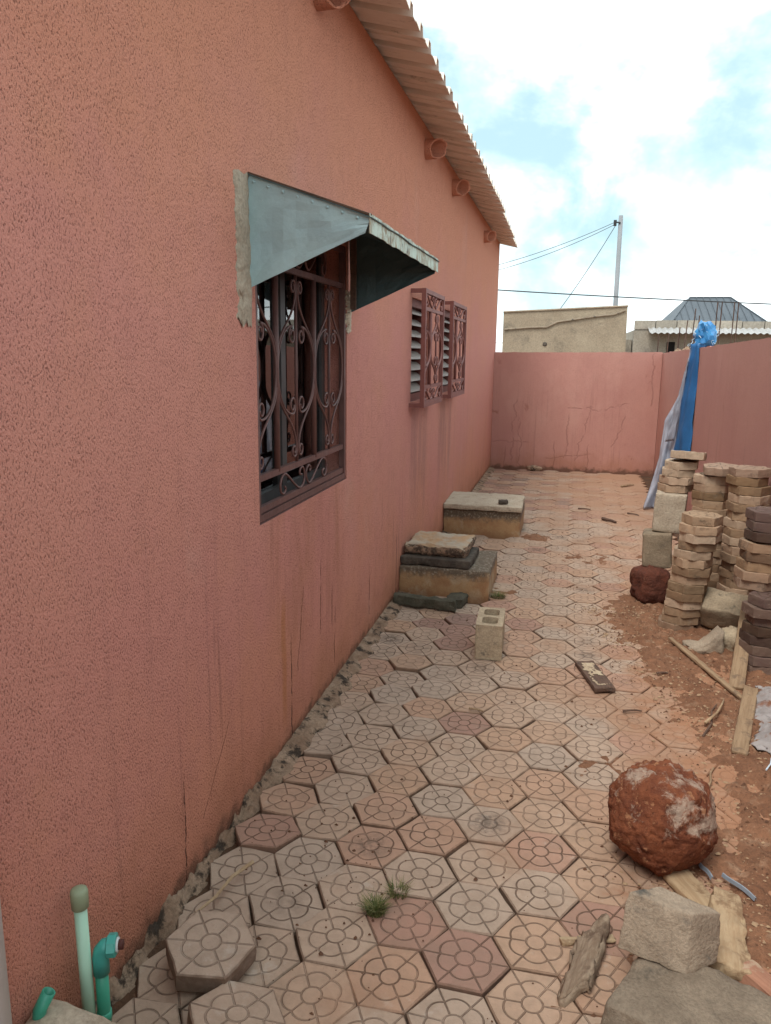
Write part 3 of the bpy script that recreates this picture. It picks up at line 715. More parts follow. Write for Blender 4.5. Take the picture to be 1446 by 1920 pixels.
# ---- window with grille and hood
def spiral(c, r0, r1, a0, turns, n=22):
    return [(c[0] + (r0+(r1-r0)*i/n)*math.cos(a0+turns*2*math.pi*i/n), c[1] + (r0+(r1-r0)*i/n)*math.sin(a0+turns*2*math.pi*i/n)) for i in range(n+1)]
def bez(a, b, c, d, n=12):
    return [tuple(a[k]*(1-t)**3 + 3*b[k]*t*(1-t)**2 + 3*c[k]*t*t*(1-t) + d[k]*t**3 for k in (0, 1)) for t in [i/n for i in range(n+1)]]
def half_bay(w, hz):
    """curves between a thick bar at 0 and a thin bar at w; hz is the half height of the panel"""
    s = min(.034, w*.16, hz*.13); b = hz*.47; cs = []
    top = (w-s*1.5, b)
    el = [(top[0] + (w-s*1.5-.008)*math.cos(t), b*math.sin(t)) for t in [math.pi/2 + math.pi*i/24 for i in range(25)]]
    cs.append(spiral((top[0], b-s), s*.42, s, math.pi/2 + 2*math.pi*1.25, -1.25)[:-1] + el + spiral((top[0], -b+s), s, s*.42, -math.pi/2, 1.25)[1:])
    for sg in (1, -1):
        k = s*.8; e = (w-.008-.002, hz-k*1.6)
        c_ = bez((.008, b*.35), (.008, b*.95), (e[0], b*1.1), (e[0], e[1])) + spiral((e[0]-k, e[1]), k, k*.4, 0, 1.2)[1:]
        cs.append([(p[0], p[1]*sg) for p in c_])
    return cs
S_PTS = [(.17, .40), (.21, .26), (.13, .10), (.03, .25), (.02, .62), (.13, .93), (.27, .84), (.50, .42), (.70, .09), (.84, .05), (.96, .28), (.97, .66), (.89, .94), (.79, .86), (.78, .66), (.86, .60)]
def s_scroll(y0, y1, z0, z1, flip=False):
    P = [(y0+(y1-y0)*u, z0+(z1-z0)*((1-w) if flip else w)) for u, w in S_PTS]; out = []
    for i in range(len(P)-1):
        a, b, c, d = P[max(i-1, 0)], P[i], P[i+1], P[min(i+2, len(P)-1)]
        for k in range(5):
            t = k/5
            out.append(tuple(.5*(2*b[q] + (c[q]-a[q])*t + (2*a[q]-5*b[q]+4*c[q]-d[q])*t*t + (3*b[q]-a[q]-3*c[q]+d[q])*t**3) for q in (0, 1)))
    return out + [P[-1]]
def grille_panel(parent, mat, x, y0, z0, z1, rails, thick, thin, halfbays, scrolls, rt=.0047):
    """front panel lying in a plane of constant x"""
    for zz in rails:
        b = BM(); box(b, x-.009, x+.009, y0[0], y0[1], zz-.011, zz+.011); obj('rail', b, mat, parent)
    lo, hi = rails[1], rails[2]; zc = (lo+hi)/2; hz = (hi-lo)/2-.013
    for y in thick:
        b = BM(); tube(b, [(x, y, z0+.012 if y in () else lo), (x, y, hi)], .0115, 10); obj('thick_bar', b, mat, parent, smoothf=True)
    for y in thin:
        b = BM(); tube(b, [(x, y, lo), (x, y, hi)], .0065, 8); obj('thin_bar', b, mat, parent, smoothf=True)
    for ya, yb in halfbays:                      # from thick ya to thin yb
        sg = 1 if yb > ya else -1
        for cv in half_bay(abs(yb-ya), hz):
            b = BM(); tube(b, [(x+.003, ya + sg*p[0], zc + p[1]) for p in cv], rt, 6); obj('scroll', b, mat, parent, smoothf=True)
    for (ya, yb, za, zb, fl) in scrolls:
        b = BM(); tube(b, [(x+.003, p[0], p[1]) for p in s_scroll(ya, yb, za, zb, fl)], rt, 6); obj('scroll', b, mat, parent, smoothf=True)
# the near window, flush with the wall
fr = BM(); Y0, Y1, Z0, Z1 = OPEN[0]
for a in ((Y0, Y0+.045, Z0, Z1), (Y1-.045, Y1, Z0, Z1), (Y0+.045, Y1-.045, Z0, Z0+.055), (Y0+.045, Y1-.045, Z1-.05, Z1), (1.30, 1.35, Z0+.055, Z1-.05)):
    box(fr, -.15, -.105, *a)
win = obj('window', fr, M_ALU, house)
p1 = BM(); box(p1, -.132, -.127, Y0+.047, 1.298, Z0+.057, Z1-.052); obj('pane', p1, M_GLASS, win)
p1 = BM(); box(p1, -.122, -.117, 1.352, Y1-.047, Z0+.057, Z1-.052); obj('pane', p1, M_GLASS, win)
sl = BM(); box(sl, -.103, -.002, Y0+.002, Y1-.002, Z0-.02, Z0+.004); obj('sill', sl, M_GRILLE, win)
gx = -.018
fb = BM()
box(fb, gx-.012, gx+.014, Y0+.003, Y0+.025, Z0+.006, Z1-.003); box(fb, gx-.012, gx+.014, Y1-.025, Y1-.003, Z0+.006, Z1-.003)
box(fb, gx-.012, gx+.0135, Y0+.025, Y1-.025, Z0+.006, Z0+.03); box(fb, gx-.012, gx+.0135, Y0+.025, Y1-.025, Z1-.027, Z1-.003)
gr = tag(obj('window_grille', fb, M_GRILLE, house), 'brown wrought iron grille with scrolls set flush in the wall')
grille_panel(gr, M_GRILLE, gx, (Y0+.026, Y1-.026), Z0+.03, Z1-.03, [Z0+.045, 1.085, 1.80], [1.015, 1.435], [1.225, 1.645],
             [(1.015, .815), (1.015, 1.225), (1.435, 1.225), (1.435, 1.645), (1.84, 1.645)], [(1.03, 1.31, .985, 1.072, False), (1.32, 1.60, .985, 1.072, True), (1.03, 1.31, 1.815, 1.93, False), (1.32, 1.60, 1.815, 1.93, True)])
# sheet-metal hood
hd = bpy.data.objects.new('window_hood', bpy.data.meshes.new('window_hood')); col.objects.link(hd); hd.parent = house
tag(hd, 'pale blue sheet metal hood over the near window')
HN, HF = .752, 1.895
def panel(pts, t, axis=1):
    bm = BM(); n = 10
    a, b, c, d = [Vector(p) for p in pts]           # wall bottom, front bottom, front top, wall top
    bm = grid_sheet(n, 8, lambda u, w: (a*(1-u)+b*u)*(1-w) + (d*(1-u)+c*u)*w + Vector((0, .007*fbm(Vector((u*4, w*3, a.y*5)), 3), 0)))
    return thicken(bm, t)
obj('side_panel', panel([(0, HN, 1.705), (.374, HN, 1.862), (.390, HN, 1.907), (0, HN, 2.041)], .0022), M_HOOD, hd)
tag(obj('side_panel', panel([(.012, HF, 1.69), (.392, HF, 1.855), (.404, HF, 1.909), (0.0, HF, 2.043)], .0022), M_HOODSHADE, hd), 'dark inner side panel of the hood')
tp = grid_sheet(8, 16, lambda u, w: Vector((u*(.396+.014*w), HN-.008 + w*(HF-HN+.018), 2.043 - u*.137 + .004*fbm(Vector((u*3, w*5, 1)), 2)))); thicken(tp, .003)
tp.to_mesh(hd.data); tp.free(); hd.data.materials.append(M_HOODSHADE)
fc = grid_sheet(60, 3, lambda u, w: Vector((.390 + .014*u + .003*fbm(Vector((u*40, w*2, 4)), 2), HN-.006 + u*(HF-HN+.016), 1.917 - w*.056 + .005*fbm(Vector((u*11, w, 1)), 3)))); thicken(fc, .003)
obj('front_strip', fc, M_FASCIA, hd)
rod = BM(); tube(rod, [(.0, HN+.004, 2.043), (.39, HN+.004, 1.911)], .006, 8); obj('edge_rod', rod, M_WOODB, hd)
for k in range(8):
    rv = BM(); bmesh.ops.create_uvsphere(rv, u_segments=8, v_segments=5, radius=.005); obj('rivet', rv, M_HOOD, hd, loc=(.02+k*.047, HN-.002, 2.018 - .016*k))
br = BM(); box(br, .02, .045, HF-.05, HF-.035, 1.70, 2.0); obj('bracket', br, M_WOODD, hd)
def patch_sheet(y0, y1, z0, z1, seed):
    def f(u, w):
        n = fbm(Vector((w*9+seed, seed, 0)), 4, gain=.65)*.022; n2 = fbm(Vector((w*7, seed+4, 1)), 4)*.008
        t = math.sin(math.pi*min(1, max(0, u)))**.4
        return Vector((-.003 + .011*t*(.6+.4*abs(math.sin(w*3.1)))**.5 + .004*fbm(Vector((u*4, w*14, seed)), 3), (y0+n)*(1-u) + (y1+n2)*u, z0+(z1-z0)*w + .02*fbm(Vector((u*5, seed, w)), 3)))
    return grid_sheet(8, 60, f)
tag(obj('mortar_patch', patch_sheet(.645, .77, 1.59, 2.035, 1), M_PATCH, house, smoothf=True), 'ragged beige cement patch left of the window hood')
tag(obj('mortar_patch', patch_sheet(1.855, 1.935, 1.60, 1.78, 3), M_PATCH, house, smoothf=True), 'narrow beige cement patch right of the window')

# ---- two far windows: louvres behind box grilles that stand out from the wall
for k, (y0, y1, lab) in enumerate(((3.32, 4.035, 'nearer box grille standing out from the wall'), (4.505, 5.275, 'farther box grille standing out from the wall'))):
    o0, o1, oz0, oz1 = OPEN[1+k]
    b = BM()
    for a in ((o0, o0+.03, oz0, oz1), (o1-.03, o1, oz0, oz1), (o0+.03, o1-.03, oz0, oz0+.05), (o0+.03, o1-.03, oz1-.05, oz1)): box(b, -.12, -.02, *a)
    sh = obj('louvre_window', b, M_GRILLE2, house)
    for q in range(8):
        z = oz0 + .085 + q*.072
        b = BM()
        prof = [(-.085, .03), (-.05, .024), (-.02, .002), (.006, -.014), (.010, -.026)]
        Lo = [[b.verts.new((px_-.03, yy, z+pz)) for px_, pz in prof] for yy in (o0+.032, o1-.032)]
        for i in range(4): b.faces.new((Lo[0][i], Lo[0][i+1], Lo[1][i+1], Lo[1][i]))
        obj('slat', thicken(b, .003), M_SLAT, sh)
    X, z0, z1 = .085, 1.172, 1.91
    b = BM()
    for y in (y0, y1):
        s_ = .014
        box(b, X-s_, X+s_, y-s_, y+s_, z0, z1)
        for z in (z0+s_, z1-s_): box(b, -.002, X-s_, y-s_*.8, y+s_*.8, z-s_*.9, z+s_*.9)
    for z in (z0+.014, z1-.014): box(b, X-.012, X+.0135, y0+.014, y1-.014, z-.0135, z+.0135)
    bx = tag(obj('window_grille', b, M_GRILLE2, house), lab)
    w = (y1-y0)/3
    grille_panel(bx, M_GRILLE2, X, (y0+.014, y1-.014), z0, z1, [z0+.03, 1.30, 1.79], [y0+w], [y0+2*w], [(y0+w, y0+.012), (y0+w, y0+2*w), (y1-.01, y0+2*w)],
                 [(y0+.03, y0+w*1.45, z0+.04, 1.285, False), (y0+w*1.55, y1-.03, z0+.04, 1.285, True), (y0+.03, y0+w*1.45, 1.805, z1-.03, False), (y0+w*1.55, y1-.03, 1.805, z1-.03, True)], .0065)

# ---- boundary walls
def yard_wall(bm, f0, f1, n, axis, lo, th, zf):
    """wall with an uneven top: axis 0 runs in x, 1 in y"""
    A = []
    for i in range(n+1):
        t = f0 + (f1-f0)*i/n; z = zf(t)
        q = [(lo, -.09), (lo+th, -.09), (lo+th, z), (lo, z)]
        A.append([bm.verts.new((t, a, zz) if axis == 0 else (a, t, zz)) for a, zz in q])
    for P, Q in zip(A, A[1:]):
        for k in range(4): bm.faces.new((P[k], P[(k+1) % 4], Q[(k+1) % 4], Q[k]))
    bm.faces.new(A[0]); bm.faces.new(A[-1][::-1]); return bm
b = BM(); yard_wall(b, .002, XW-.003, 60, 0, YB, .15, lambda t: 1.545 + .012*t + .006*fbm(Vector((t*9, 1, 0)), 4))
bw = tag(thing('boundary_wall', 'cracked pink boundary wall closing the far end of the yard', 'wall', (1, YB, 0)), None)
obj('wall_panel', b, M_YARD, bw, loc=(-1, -YB, 0))
b = BM(); yard_wall(b, -3.0, YB+.15, 160, 1, XW, .15, lambda t: 1.56 + .0125*(9-t) + .008*fbm(Vector((t*7, 5, 0)), 4))
rw = tag(thing('boundary_wall', 'pink boundary wall along the right behind the stacked slabs', 'wall', (XW, 4, 0)), None)
obj('wall_panel', b, M_YARD, rw, loc=(-XW, -4, 0))

# ================================================================== BEYOND THE YARD
t = thing('building', 'sandy rendered windowless building with slanted top beyond the back wall', 'building', (.83, 15, -.09))
b = BM(); hexa(b, [(-1.235, 0, 0), (1.24, 0, 0), (1.24, 3, 0), (-1.235, 3, 0), (-1.235, 0, 2.465), (1.20, 0, 2.58), (1.20, 3, 2.58), (-1.235, 3, 2.465)])
obj('wall', b, M_RENDER, t)
b = BM(); tube(b, [(-1.2, -.02, 2.12), (-.7, -.02, 2.16), (-.35, -.02, 2.17), (-.15, -.02, 2.27), (.5, -.02, 2.37), (.95, -.02, 2.42), (1.16, -.02, 2.5)], .018, 6); obj('cement_seam', b, M_CONCG, t)
b = BM(); box(b, -1.30, 1.24, -.03, 3.0, 2.45, 2.455) if False else tube(b, [(-1.24, -.01, 2.468), (1.21, -.01, 2.585)], .018, 6); obj('coping', b, M_CONCG, t)
b = BM(); rock(b, .045, (1, .5, 1), 2, .3, 2, .1, 4); obj('hole', b, M_DARKC, t, loc=(-.37, 0, 1.83))  # solid lump, coloured dark for the shade inside a hole

t = thing('building', 'grey block building with a white corrugated awning beyond the right wall', 'building', (2.4, 18, -.09))
b = BM(); box(b, 0, 9, 0, 5, 0, 2.22); obj('wall', b, M_RENDER2, t)
b = BM(); box(b, -.28, -.02, .3, 4, 0, 2.0); obj('side_wall', b, M_RENDER2, t)
crn = random.Random(5)
for k in range(12):
    b = BM(); x0 = k*.47; box(b, x0+.006, x0+.462, -.02+crn.uniform(-.008, .008), .16, 2.225, 2.43+crn.uniform(-.012, .012), .008); obj('block', b, M_RENDER2, t)
for j in range(6):
    b = BM(); box(b, -.31, -.285, .3, .9, .55+j*.24, .55+j*.24+.225, .005); obj('block', b, M_RENDER2, t)
def awn(u, w):
    y = -.55*(1-w) - .03; x = .30 + u*7
    return Vector((x, y, 2.13 + .13*w + .015*math.sin(x*2*math.pi/.13)))
obj('awning', thicken(grid_sheet(400, 3, awn), .006), M_ZINC, t)
b = BM(); box(b, .75, .93, -.012, .1, 1.68, 1.95); obj('dark_window_box', b, M_DARKROOM, t)  # solid box on the wall, its dark colour stands for an unlit opening

t = thing('building', 'dark grey hipped metal roof of a house beyond the block building', 'building', (6.75, 34, -.09))
b = BM(); box(b, -1.7, 1.9, -1, 6, 0, 2.95); obj('wall', b, M_RENDER2, t)
Yh = -2.0
b = BM(); hexa(b, [(-2.0, -2, 2.85), (1.75, -2, 2.85), (1.75, 7, 2.85), (-2.0, 7, 2.85), (-.93, 1.2, 4.12), (.72, 1.2, 4.12), (.72, 3.2, 4.12), (-.93, 3.2, 4.12)])
obj('roof', b, M_SLATE, t)
for k in range(15):
    fx = k/14; xb = -2.0 + 3.75*fx
    tt = 1.0
    if xb < -.93: tt = (xb+2.0)/1.07
    elif xb > .72: tt = (1.75-xb)/1.03
    if tt < .12: continue
    b = BM(); tube(b, [(xb, -2.0-.01, 2.875), (xb, -2.0+3.2*tt-.01, 2.875+1.27*tt)], .014, 5); obj('roof_seam', b, M_SLATE, t)
for tri in ([(-2.0, -2.01, 2.87), (-.93, 1.19, 4.14)], [(1.75, -2.01, 2.87), (.72, 1.19, 4.14)], [(-.93, 1.19, 4.14), (.72, 1.19, 4.14)]):
    b = BM(); tube(b, tri, .022, 6); obj('ridge_cap', b, M_SLATE, t)

t = thing('utility_pole', 'tall grey utility pole standing behind the sandy building', 'pole', (2.09, 22, -.09))
b = BM(); tube(b, [(.06, 0, 0), (.025, 0, 5.42)], .075, 10, .058); obj('pole', b, M_POLE, t, smoothf=True)
b = BM(); tube(b, [(-.12, -.02, 5.25), (.02, -.07, 5.22)], .02, 6); box(b, -.16, -.08, -.06, .02, 5.15, 5.30); obj('insulator', b, M_CABLE, t)
def cable(label, a, c, sag, r, extra=None):
    a, c = Vector(a), Vector(c); pts = []
    for i in range(25):
        s_ = i/24; q = a.lerp(c, s_); q.z -= sag*4*s_*(1-s_); pts.append(q)
    b = BM(); tube(b, pts, r, 5); tag(obj('cable', b, M_CABLE), label, 'cable')
cable('upper thin overhead wire running from the pole top to the left', (1.97, 22, 5.16), (-3.2, 21.5, 3.62), .20, .0075)
cable('lower thin overhead wire running from the pole top to the left', (1.97, 22, 5.10), (-3.2, 21.5, 3.50), .25, .0075)
cable('single wire slanting steeply from the pole top down behind the sandy building', (1.99, 22, 5.08), (.3, 19.5, 2.2), .10, .009)
cable('thick black cable crossing the sky from the house to the right', (-5, 20, 3.50), (12, 20, 2.62), .12, .016)
cable('thin low wire showing between the house and the sandy building', (-6, 19, 1.98), (6, 19, 1.72), .05, .008)

t = thing('rebar_column', 'bundle of rusty rebar rods sticking up behind the blue bag', 'rebar', (2.45, 6.9, 1.0))
for k, (dx, dy, h, lx) in enumerate(((-.08, 0, 1.05, .01), (-.035, .05, 1.06, .015), (.09, .02, 1.05, .0), (.135, .06, 1.06, .0))):
    b = BM(); tube(b, [(dx, dy, -1.08), (dx+lx, dy, h)], .0055, 6); obj('rod', b, M_STEEL, t)
t = thing('rebar_column', 'loose rusty rebar rods on a broken block pier beyond the right wall', 'rebar', (2.55, 11, 0))
for dx, h, lx in ((-.32, 1.83, .03), (-.18, 1.86, .03), (-.05, 1.95, .05), (.02, 2.05, .08), (.10, 2.22, .10), (.22, 2.12, .04), (-.02, 1.9, .02)):
    b = BM(); tube(b, [(dx, 0, -.09), (dx+lx, .0, h)], .008, 6); obj('rod', b, M_STEEL, t)
b = BM(); rock(b, .3, (1.0, .6, 2.6), 3, .2, 2, .1, 9); obj('pier', b, M_MORTAR, t, loc=(.05, 0, .86))

# ================================================================== OBJECTS IN THE YARD
# ---- tarpaulin and plastic bag hung on the right wall
t = thing('tarpaulin', 'blue and silver tarpaulin hanging down the right wall behind the stacks', 'tarpaulin', (2.05, 6.3, 0))
def tb(u, w):
    L = Vector((2.075, 6.21, 1.63)).lerp(Vector((2.0, 6.50, .0)), w); Rr = Vector((2.122, 6.05, 1.64)).lerp(Vector((2.105, 6.02, .0)), w)
    q = L.lerp(Rr, u); bulge = .05*math.sin(math.pi*u)*(.3+w)
    return q + Vector((-bulge - .014*fbm(Vector((u*4, w*7, 2)), 4) - .010*math.sin(u*15 + 4*w + 2*math.sin(w*5)), .012*fbm(Vector((w*6, 1, 3)), 3), 0)) - Vector((2.05, 6.3, 0))
obj('blue_sheet', thicken(grid_sheet(10, 50, tb), .003), M_TARPB, t, smoothf=True)
TGL = [(0, 2.105, 1.60), (.24, 2.07, 1.21), (.34, 2.0, 1.05), (.44, 1.925, .89), (.67, 1.90, .52), (1, 1.80, .0)]
def tg(u, w):
    for (a, xa, za), (b_, xb, zb) in zip(TGL, TGL[1:]):
        if a <= w <= b_: t_ = (w-a)/(b_-a); lx, lz = xa+(xb-xa)*t_, za+(zb-za)*t_
    L = Vector((lx, 6.46 + .08*w, lz)); Rr = Vector((2.10, 6.24, 1.62)).lerp(Vector((2.045, 6.46, .0)), w)
    q = L.lerp(Rr, u)
    fold = .03*math.sin(u*13 + w*3 + math.sin(w*7))*(.15+w) + .045*fbm(Vector((u*4, w*5, 7)), 4)*(.2+w)
    return q + Vector((fold*.3, fold, .0)) - Vector((2.05, 6.3, 0)) + Vector((0, 0, .01))
obj('silver_sheet', thicken(grid_sheet(24, 70, tg), .003), M_TARPG, t, smoothf=True)
def tg2(u, w):
    L = Vector((2.07, 6.24, 1.5)).lerp(Vector((1.945, 6.42, .70)), w); Rr = Vector((2.07, 6.22, 1.5)).lerp(Vector((2.02, 6.38, .72)), w)
    q = L.lerp(Rr, u); f = .012*fbm(Vector((u*3, w*6, 3)), 3)
    return q + Vector((f-.01, -.03+f, 0)) - Vector((2.05, 6.3, 0))
obj('folded_flap', thicken(grid_sheet(10, 30, tg2), .003), M_TARPG, t, smoothf=True)
t = thing('plastic_bag', 'crumpled bright blue plastic bag tied on top of the right wall', 'bag', (2.2, 6.3, 1.71))
b = BM(); rock(b, .125, (.72, .85, 1.05), 3, .42, 1.7, .12, 3)
obj('bag', b, M_BAG, t)
b = BM(); srn = random.Random(11)
for k in range(26):
    a = srn.uniform(0, 6.28); z = srn.uniform(-.12, .1)
    p0 = Vector((.105*math.cos(a), .115*math.sin(a), z)); pts = [p0]
    for q in range(4): pts.append(pts[-1] + Vector((srn.uniform(-.03, .03), srn.uniform(-.03, .03), srn.uniform(-.035, .02))))
    tube(b, pts, .0018, 4)
tag(obj('thread', b, M_STRING, t), kind='stuff')

# ---- inspection chambers
def at(parent, bm, name, mat, loc, rot=(0, 0, 0), sm=True): return obj(name, bm, mat, parent, loc, rot, sm)
t = thing('inspection_chamber', 'nearer low concrete chamber against the house with two stacked lids', 'chamber', (.29, 3.37, 0))
at(t, rough_box(.575, .56, .182+.05, .006, .004, 18, .025, 1), 'chamber_wall', M_CHAMB, (0, 0, -.05))
tag(at(t, rough_box(.455, .40, .055, .008, .005, 22, .02, 2), 'lid', M_DARKC, (-.055, -.06, .184), (0, 0, R(-2))), 'lower blackened lid')
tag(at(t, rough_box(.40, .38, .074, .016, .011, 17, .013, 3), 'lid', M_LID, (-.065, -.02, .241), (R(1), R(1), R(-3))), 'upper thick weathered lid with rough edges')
t = thing('inspection_chamber', 'farther concrete chamber against the house under one pale flat lid', 'chamber', (.33, 5.2, 0))
at(t, rough_box(.655, .60, .21+.05, .006, .003, 14, .03, 4), 'chamber_wall', M_CHAMB, (0, 0, -.05))
at(t, rough_box(.665, .64, .048, .008, .005, 18, .025, 5), 'lid', M_PATCH, (.0, -.01, .213), (0, R(.4), R(1)))
o = obj('stone', rough_box(.085, .07, .035, .012, .004, 25, .015, 6), M_DARKC, None, (.50, 4.99, .263), (0, 0, R(10)), True)
tag(o, 'small dark brick-shaped stone lying on the pale chamber lid', 'stone')
# mossy L-shaped kerb pieces in front of the nearer chamber
t = thing('concrete_offcut', 'mossy dark concrete offcut in an L shape before the nearer chamber', 'concrete piece', (.21, 2.86, 0))
at(t, rough_box(.40, .06, .07, .012, .007, 20, .018, 7), 'long_arm', M_MOSSC, (.0, 0, -.005), (0, 0, R(-6)))
at(t, rough_box(.12, .15, .065, .014, .007, 20, .018, 8), 'short_arm', M_MOSSC, (.185, .09, -.004), (0, 0, R(-8)))

# ---- hollow block standing on the paving
t = thing('hollow_block', 'single hollow concrete block standing on the tiles with two holes up', 'block', (.668, 2.255, 0), (0, 0, R(2)))
def hollow(L=.29, W=.135, H=.182, seed=3):
    bm = BM(); wl = .028; nz = 9
    def ringpts(x0, x1, y0, y1, rad, n=5):
        P = []
        for cx, cy, a0 in ((x1-rad, y1-rad, 0), (x0+rad, y1-rad, 90), (x0+rad, y0+rad, 180), (x1-rad, y0+rad, 270)):
            for k in range(n): a = R(a0 + 90*k/(n-1)); P.append((cx+rad*math.cos(a), cy+rad*math.sin(a)))
        return P
    x0, x1, y0, y1 = -W/2, W/2, -L/2, L/2
    # solid built as outer shell + two pockets, top face from strips
    def shell(P, z0, z1, inward, close=None, seed_=0):
        rows = []
        for i in range(nz+1):
            z = z0 + (z1-z0)*i/nz
            rows.append([bm.verts.new((x + .0025*fbm(Vector((x*25, y*25, z*25+seed_)), 3), y + .0025*fbm(Vector((x*25+5, y*25, z*25+seed_)), 3), z)) for x, y in P])
        n = len(P)
        for A, B in zip(rows, rows[1:]):
            for k in range(n): bm.faces.new((A[k], A[(k+1) % n], B[(k+1) % n], B[k]))
        return rows
    out = shell(ringpts(x0, x1, y0, y1, .006), 0, H, False)
    pk = []
    for a, c in ((y0+.03, -.014), (.014, y1-.03)):
        pk.append(shell(ringpts(x0+wl, x1-wl, a, c, .022), H-.15, H, True))
        bm.faces.new(pk[-1][0])
    bm.faces.new(out[0][::-1])
    eds = []
    for rg in [out[-1]] + [p_[-1] for p_ in pk]:
        for k in range(len(rg)): eds.append(bm.edges.get((rg[k], rg[(k+1) % len(rg)])))
    bmesh.ops.triangle_fill(bm, edges=eds, use_beauty=True)
    return bm
at(t, hollow(), 'block_body', M_CONC, (0, 0, 0), sm=False)

# ---- plank with flaked paint
t = thing('plank_offcut', 'short dark plank offcut with flaking pale paint lying on the tiles', 'plank', (1.19, 2.0, .002), (0, 0, R(16)))
at(t, rough_box(.098, .33, .026, .004, .003, 22, .015, 11), 'board', M_WOODD, (0, 0, 0))
def flake(u, w):
    return Vector((-.03 + u*.06 + .018*fbm(Vector((w*8, 3, 0)), 3), -.13 + w*.26, .0275 + .002*fbm(Vector((u*6, w*9, 0)), 2)))
at(t, grid_sheet(16, 60, flake, keep=lambda q: fbm(sum(q, Vector())/4*16, 3) > -.22), 'paint_flake', M_WHITEW, (0, 0, 0))

# ---- the laterite boulder
t = thing('boulder', 'big round red laterite boulder crusted with white mortar', 'boulder', (1.338, .640, .146))
b = BM(); rock(b, .164, (.98, .95, 1.0), 6, .11, 1.4, .075, 2)
for dx_, dy_, dz_, h_ in ((-.55, -.6, .55, .132), (.2, -.9, -.15, .138), (.9, -.3, .3, .140), (-.95, .1, -.1, .142), (.1, -.2, 1, .138), (.55, -.65, -.5, .136), (-.5, -.5, -.65, .140)):
    dv = Vector((dx_, dy_, dz_)).normalized()
    for v_ in b.verts:
        over = v_.co.dot(dv) - h_ - .006*fbm(v_.co*25, 4)
        if over > 0: v_.co -= dv*over*.6
at(t, b, 'stone_body', M_BOULD, (0, 0, 0))

# ---- concrete pieces and wood by the boulder
t = thing('broken_block', 'pale broken concrete block perched on another block below the boulder', 'block', (1.30, .10, .10))
_c = [(1.179, .086, .115), (1.336, .054, .098), (1.420, .125, .090), (1.27, .19, .105), (1.194, .108, .262), (1.343, .093, .236), (1.432, .168, .198), (1.281, .165, .250)]
at(t, rough_box(.16, .10, .15, .008, .003, 26, .010, 13, warp=warp8(.16, .10, .15, [Vector(c)-Vector((1.30, .10, .10)) for c in _c])), 'block_body', M_CONCG, (0, 0, 0))
t = thing('broken_block', 'long grey concrete slab lying under the perched broken block', 'block', (1.36, .0, .0))
_c = [(1.135, -.08, -.005), (1.56, -.22, -.005), (1.63, .05, -.005), (1.25, .17, -.005), (1.145, -.07, .100), (1.565, -.21, .088), (1.62, .04, .090), (1.255, .155, .106)]
at(t, rough_box(.44, .25, .10, .016, .008, 16, .015, 14, warp=warp8(.44, .25, .10, [Vector(c)-Vector((1.36, .0, .0)) for c in _c])), 'block_body', M_CONCD, (0, 0, 0))
t = thing('wood_scrap', 'split rotting grey wood chunk lying left of the broken blocks', 'wood', (1.118, .150, .0), (R(2), R(-4), R(-14)))
at(t, rough_box(.075, .25, .038, .006, .008, 26, .012, 15, warp=lambda q: Vector((q.x*(1-.9*max(0, q.y-.02)), q.y + .03*math.sin(q.x*70), q.z + .010*math.sin(q.x*55)))), 'wood_body', M_WOODG, (0, 0, .0))
t = thing('wood_scrap', 'pale cracked wood slab with insect holes right of the perched block', 'wood', (1.478, .325, .005), (R(-3), R(8), R(-9)))
at(t, rough_box(.10, .34, .05, .01, .009, 20, .014, 16, warp=lambda q: Vector((q.x*(1-1.5*max(0, q.y)), q.y, q.z))), 'wood_body', M_WOODP, (0, 0, 0))
t = thing('wood_scrap', 'pale wood board sticking out from under the red boulder', 'wood', (1.40, .53, .0), (0, R(3), R(26)))
at(t, rough_box(.085, .30, .026, .005, .004, 24, .014, 17), 'wood_body', M_WOODP, (0, 0, 0))
t = thing('wood_scrap', 'reddish wood block at the right edge below the pale wood slab', 'wood', (1.545, .13, .0), (0, R(6), R(38)))
at(t, rough_box(.07, .20, .05, .006, .004, 24, .014, 18), 'wood_body', M_WOODR, (0, 0, 0))
t = thing('wood_scrap', 'thin pale bark strip on the tiles left of the perched block', 'wood', (1.125, .235, .0), (0, R(-5), R(-72)))
at(t, rough_box(.03, .15, .012, .004, .004, 30, .012, 19), 'wood_body', M_WOODP, (0, 0, 0))
for k, (x, y, a, L, lab) in enumerate(((1.47, .585, 20, .07, 'grey clear plastic scrap beside the boulder'), (1.55, .535, 35, .12, 'shiny bluish plastic strip on the red soil'))):
    b = grid_sheet(3, 8, lambda u, w: Vector((-.005+u*.010, -L/2+w*L, .012*abs(math.sin(u*3.1)) + .004*math.sin(w*5)))); thicken(b, .001)
    tag(obj('plastic_scrap', b, M_PLAST, None, (x, y, .02), (0, 0, R(a))), lab, 'plastic scrap')

# ---- planks and rubble in front of the stacks
t = thing('batten', 'long thin batten lying across the red soil toward the stacks', 'plank', (1.715, 2.255, .012), (R(1.5), 0, R(19)))
at(t, rough_box(.028, .72, .018, .004, .002, 24, .02, 21), 'batten_body', M_WOOD, (0, 0, 0))
t = thing('plank', 'weathered plank leaning against the tilted concrete block', 'plank', (1.828, 2.04, .0), (R(14.6), 0, R(-14)))
at(t, rough_box(.07, .78, .018, .004, .002, 24, .02, 22), 'plank_body', M_WOOD, (0, .39, .0))
t = thing('plank', 'weathered plank lying on the red soil beside the white sack', 'plank', (1.80, 1.70, .012), (R(1.5), R(3), R(-15)))
at(t, rough_box(.062, .66, .016, .004, .002, 24, .02, 23), 'plank_body', M_WOOD, (0, 0, 0))
t = thing('wood_splinter', 'thin bent wood splinter beside the plank on the soil', 'wood', (1.69, 1.72, .02), (0, 0, R(-30)))
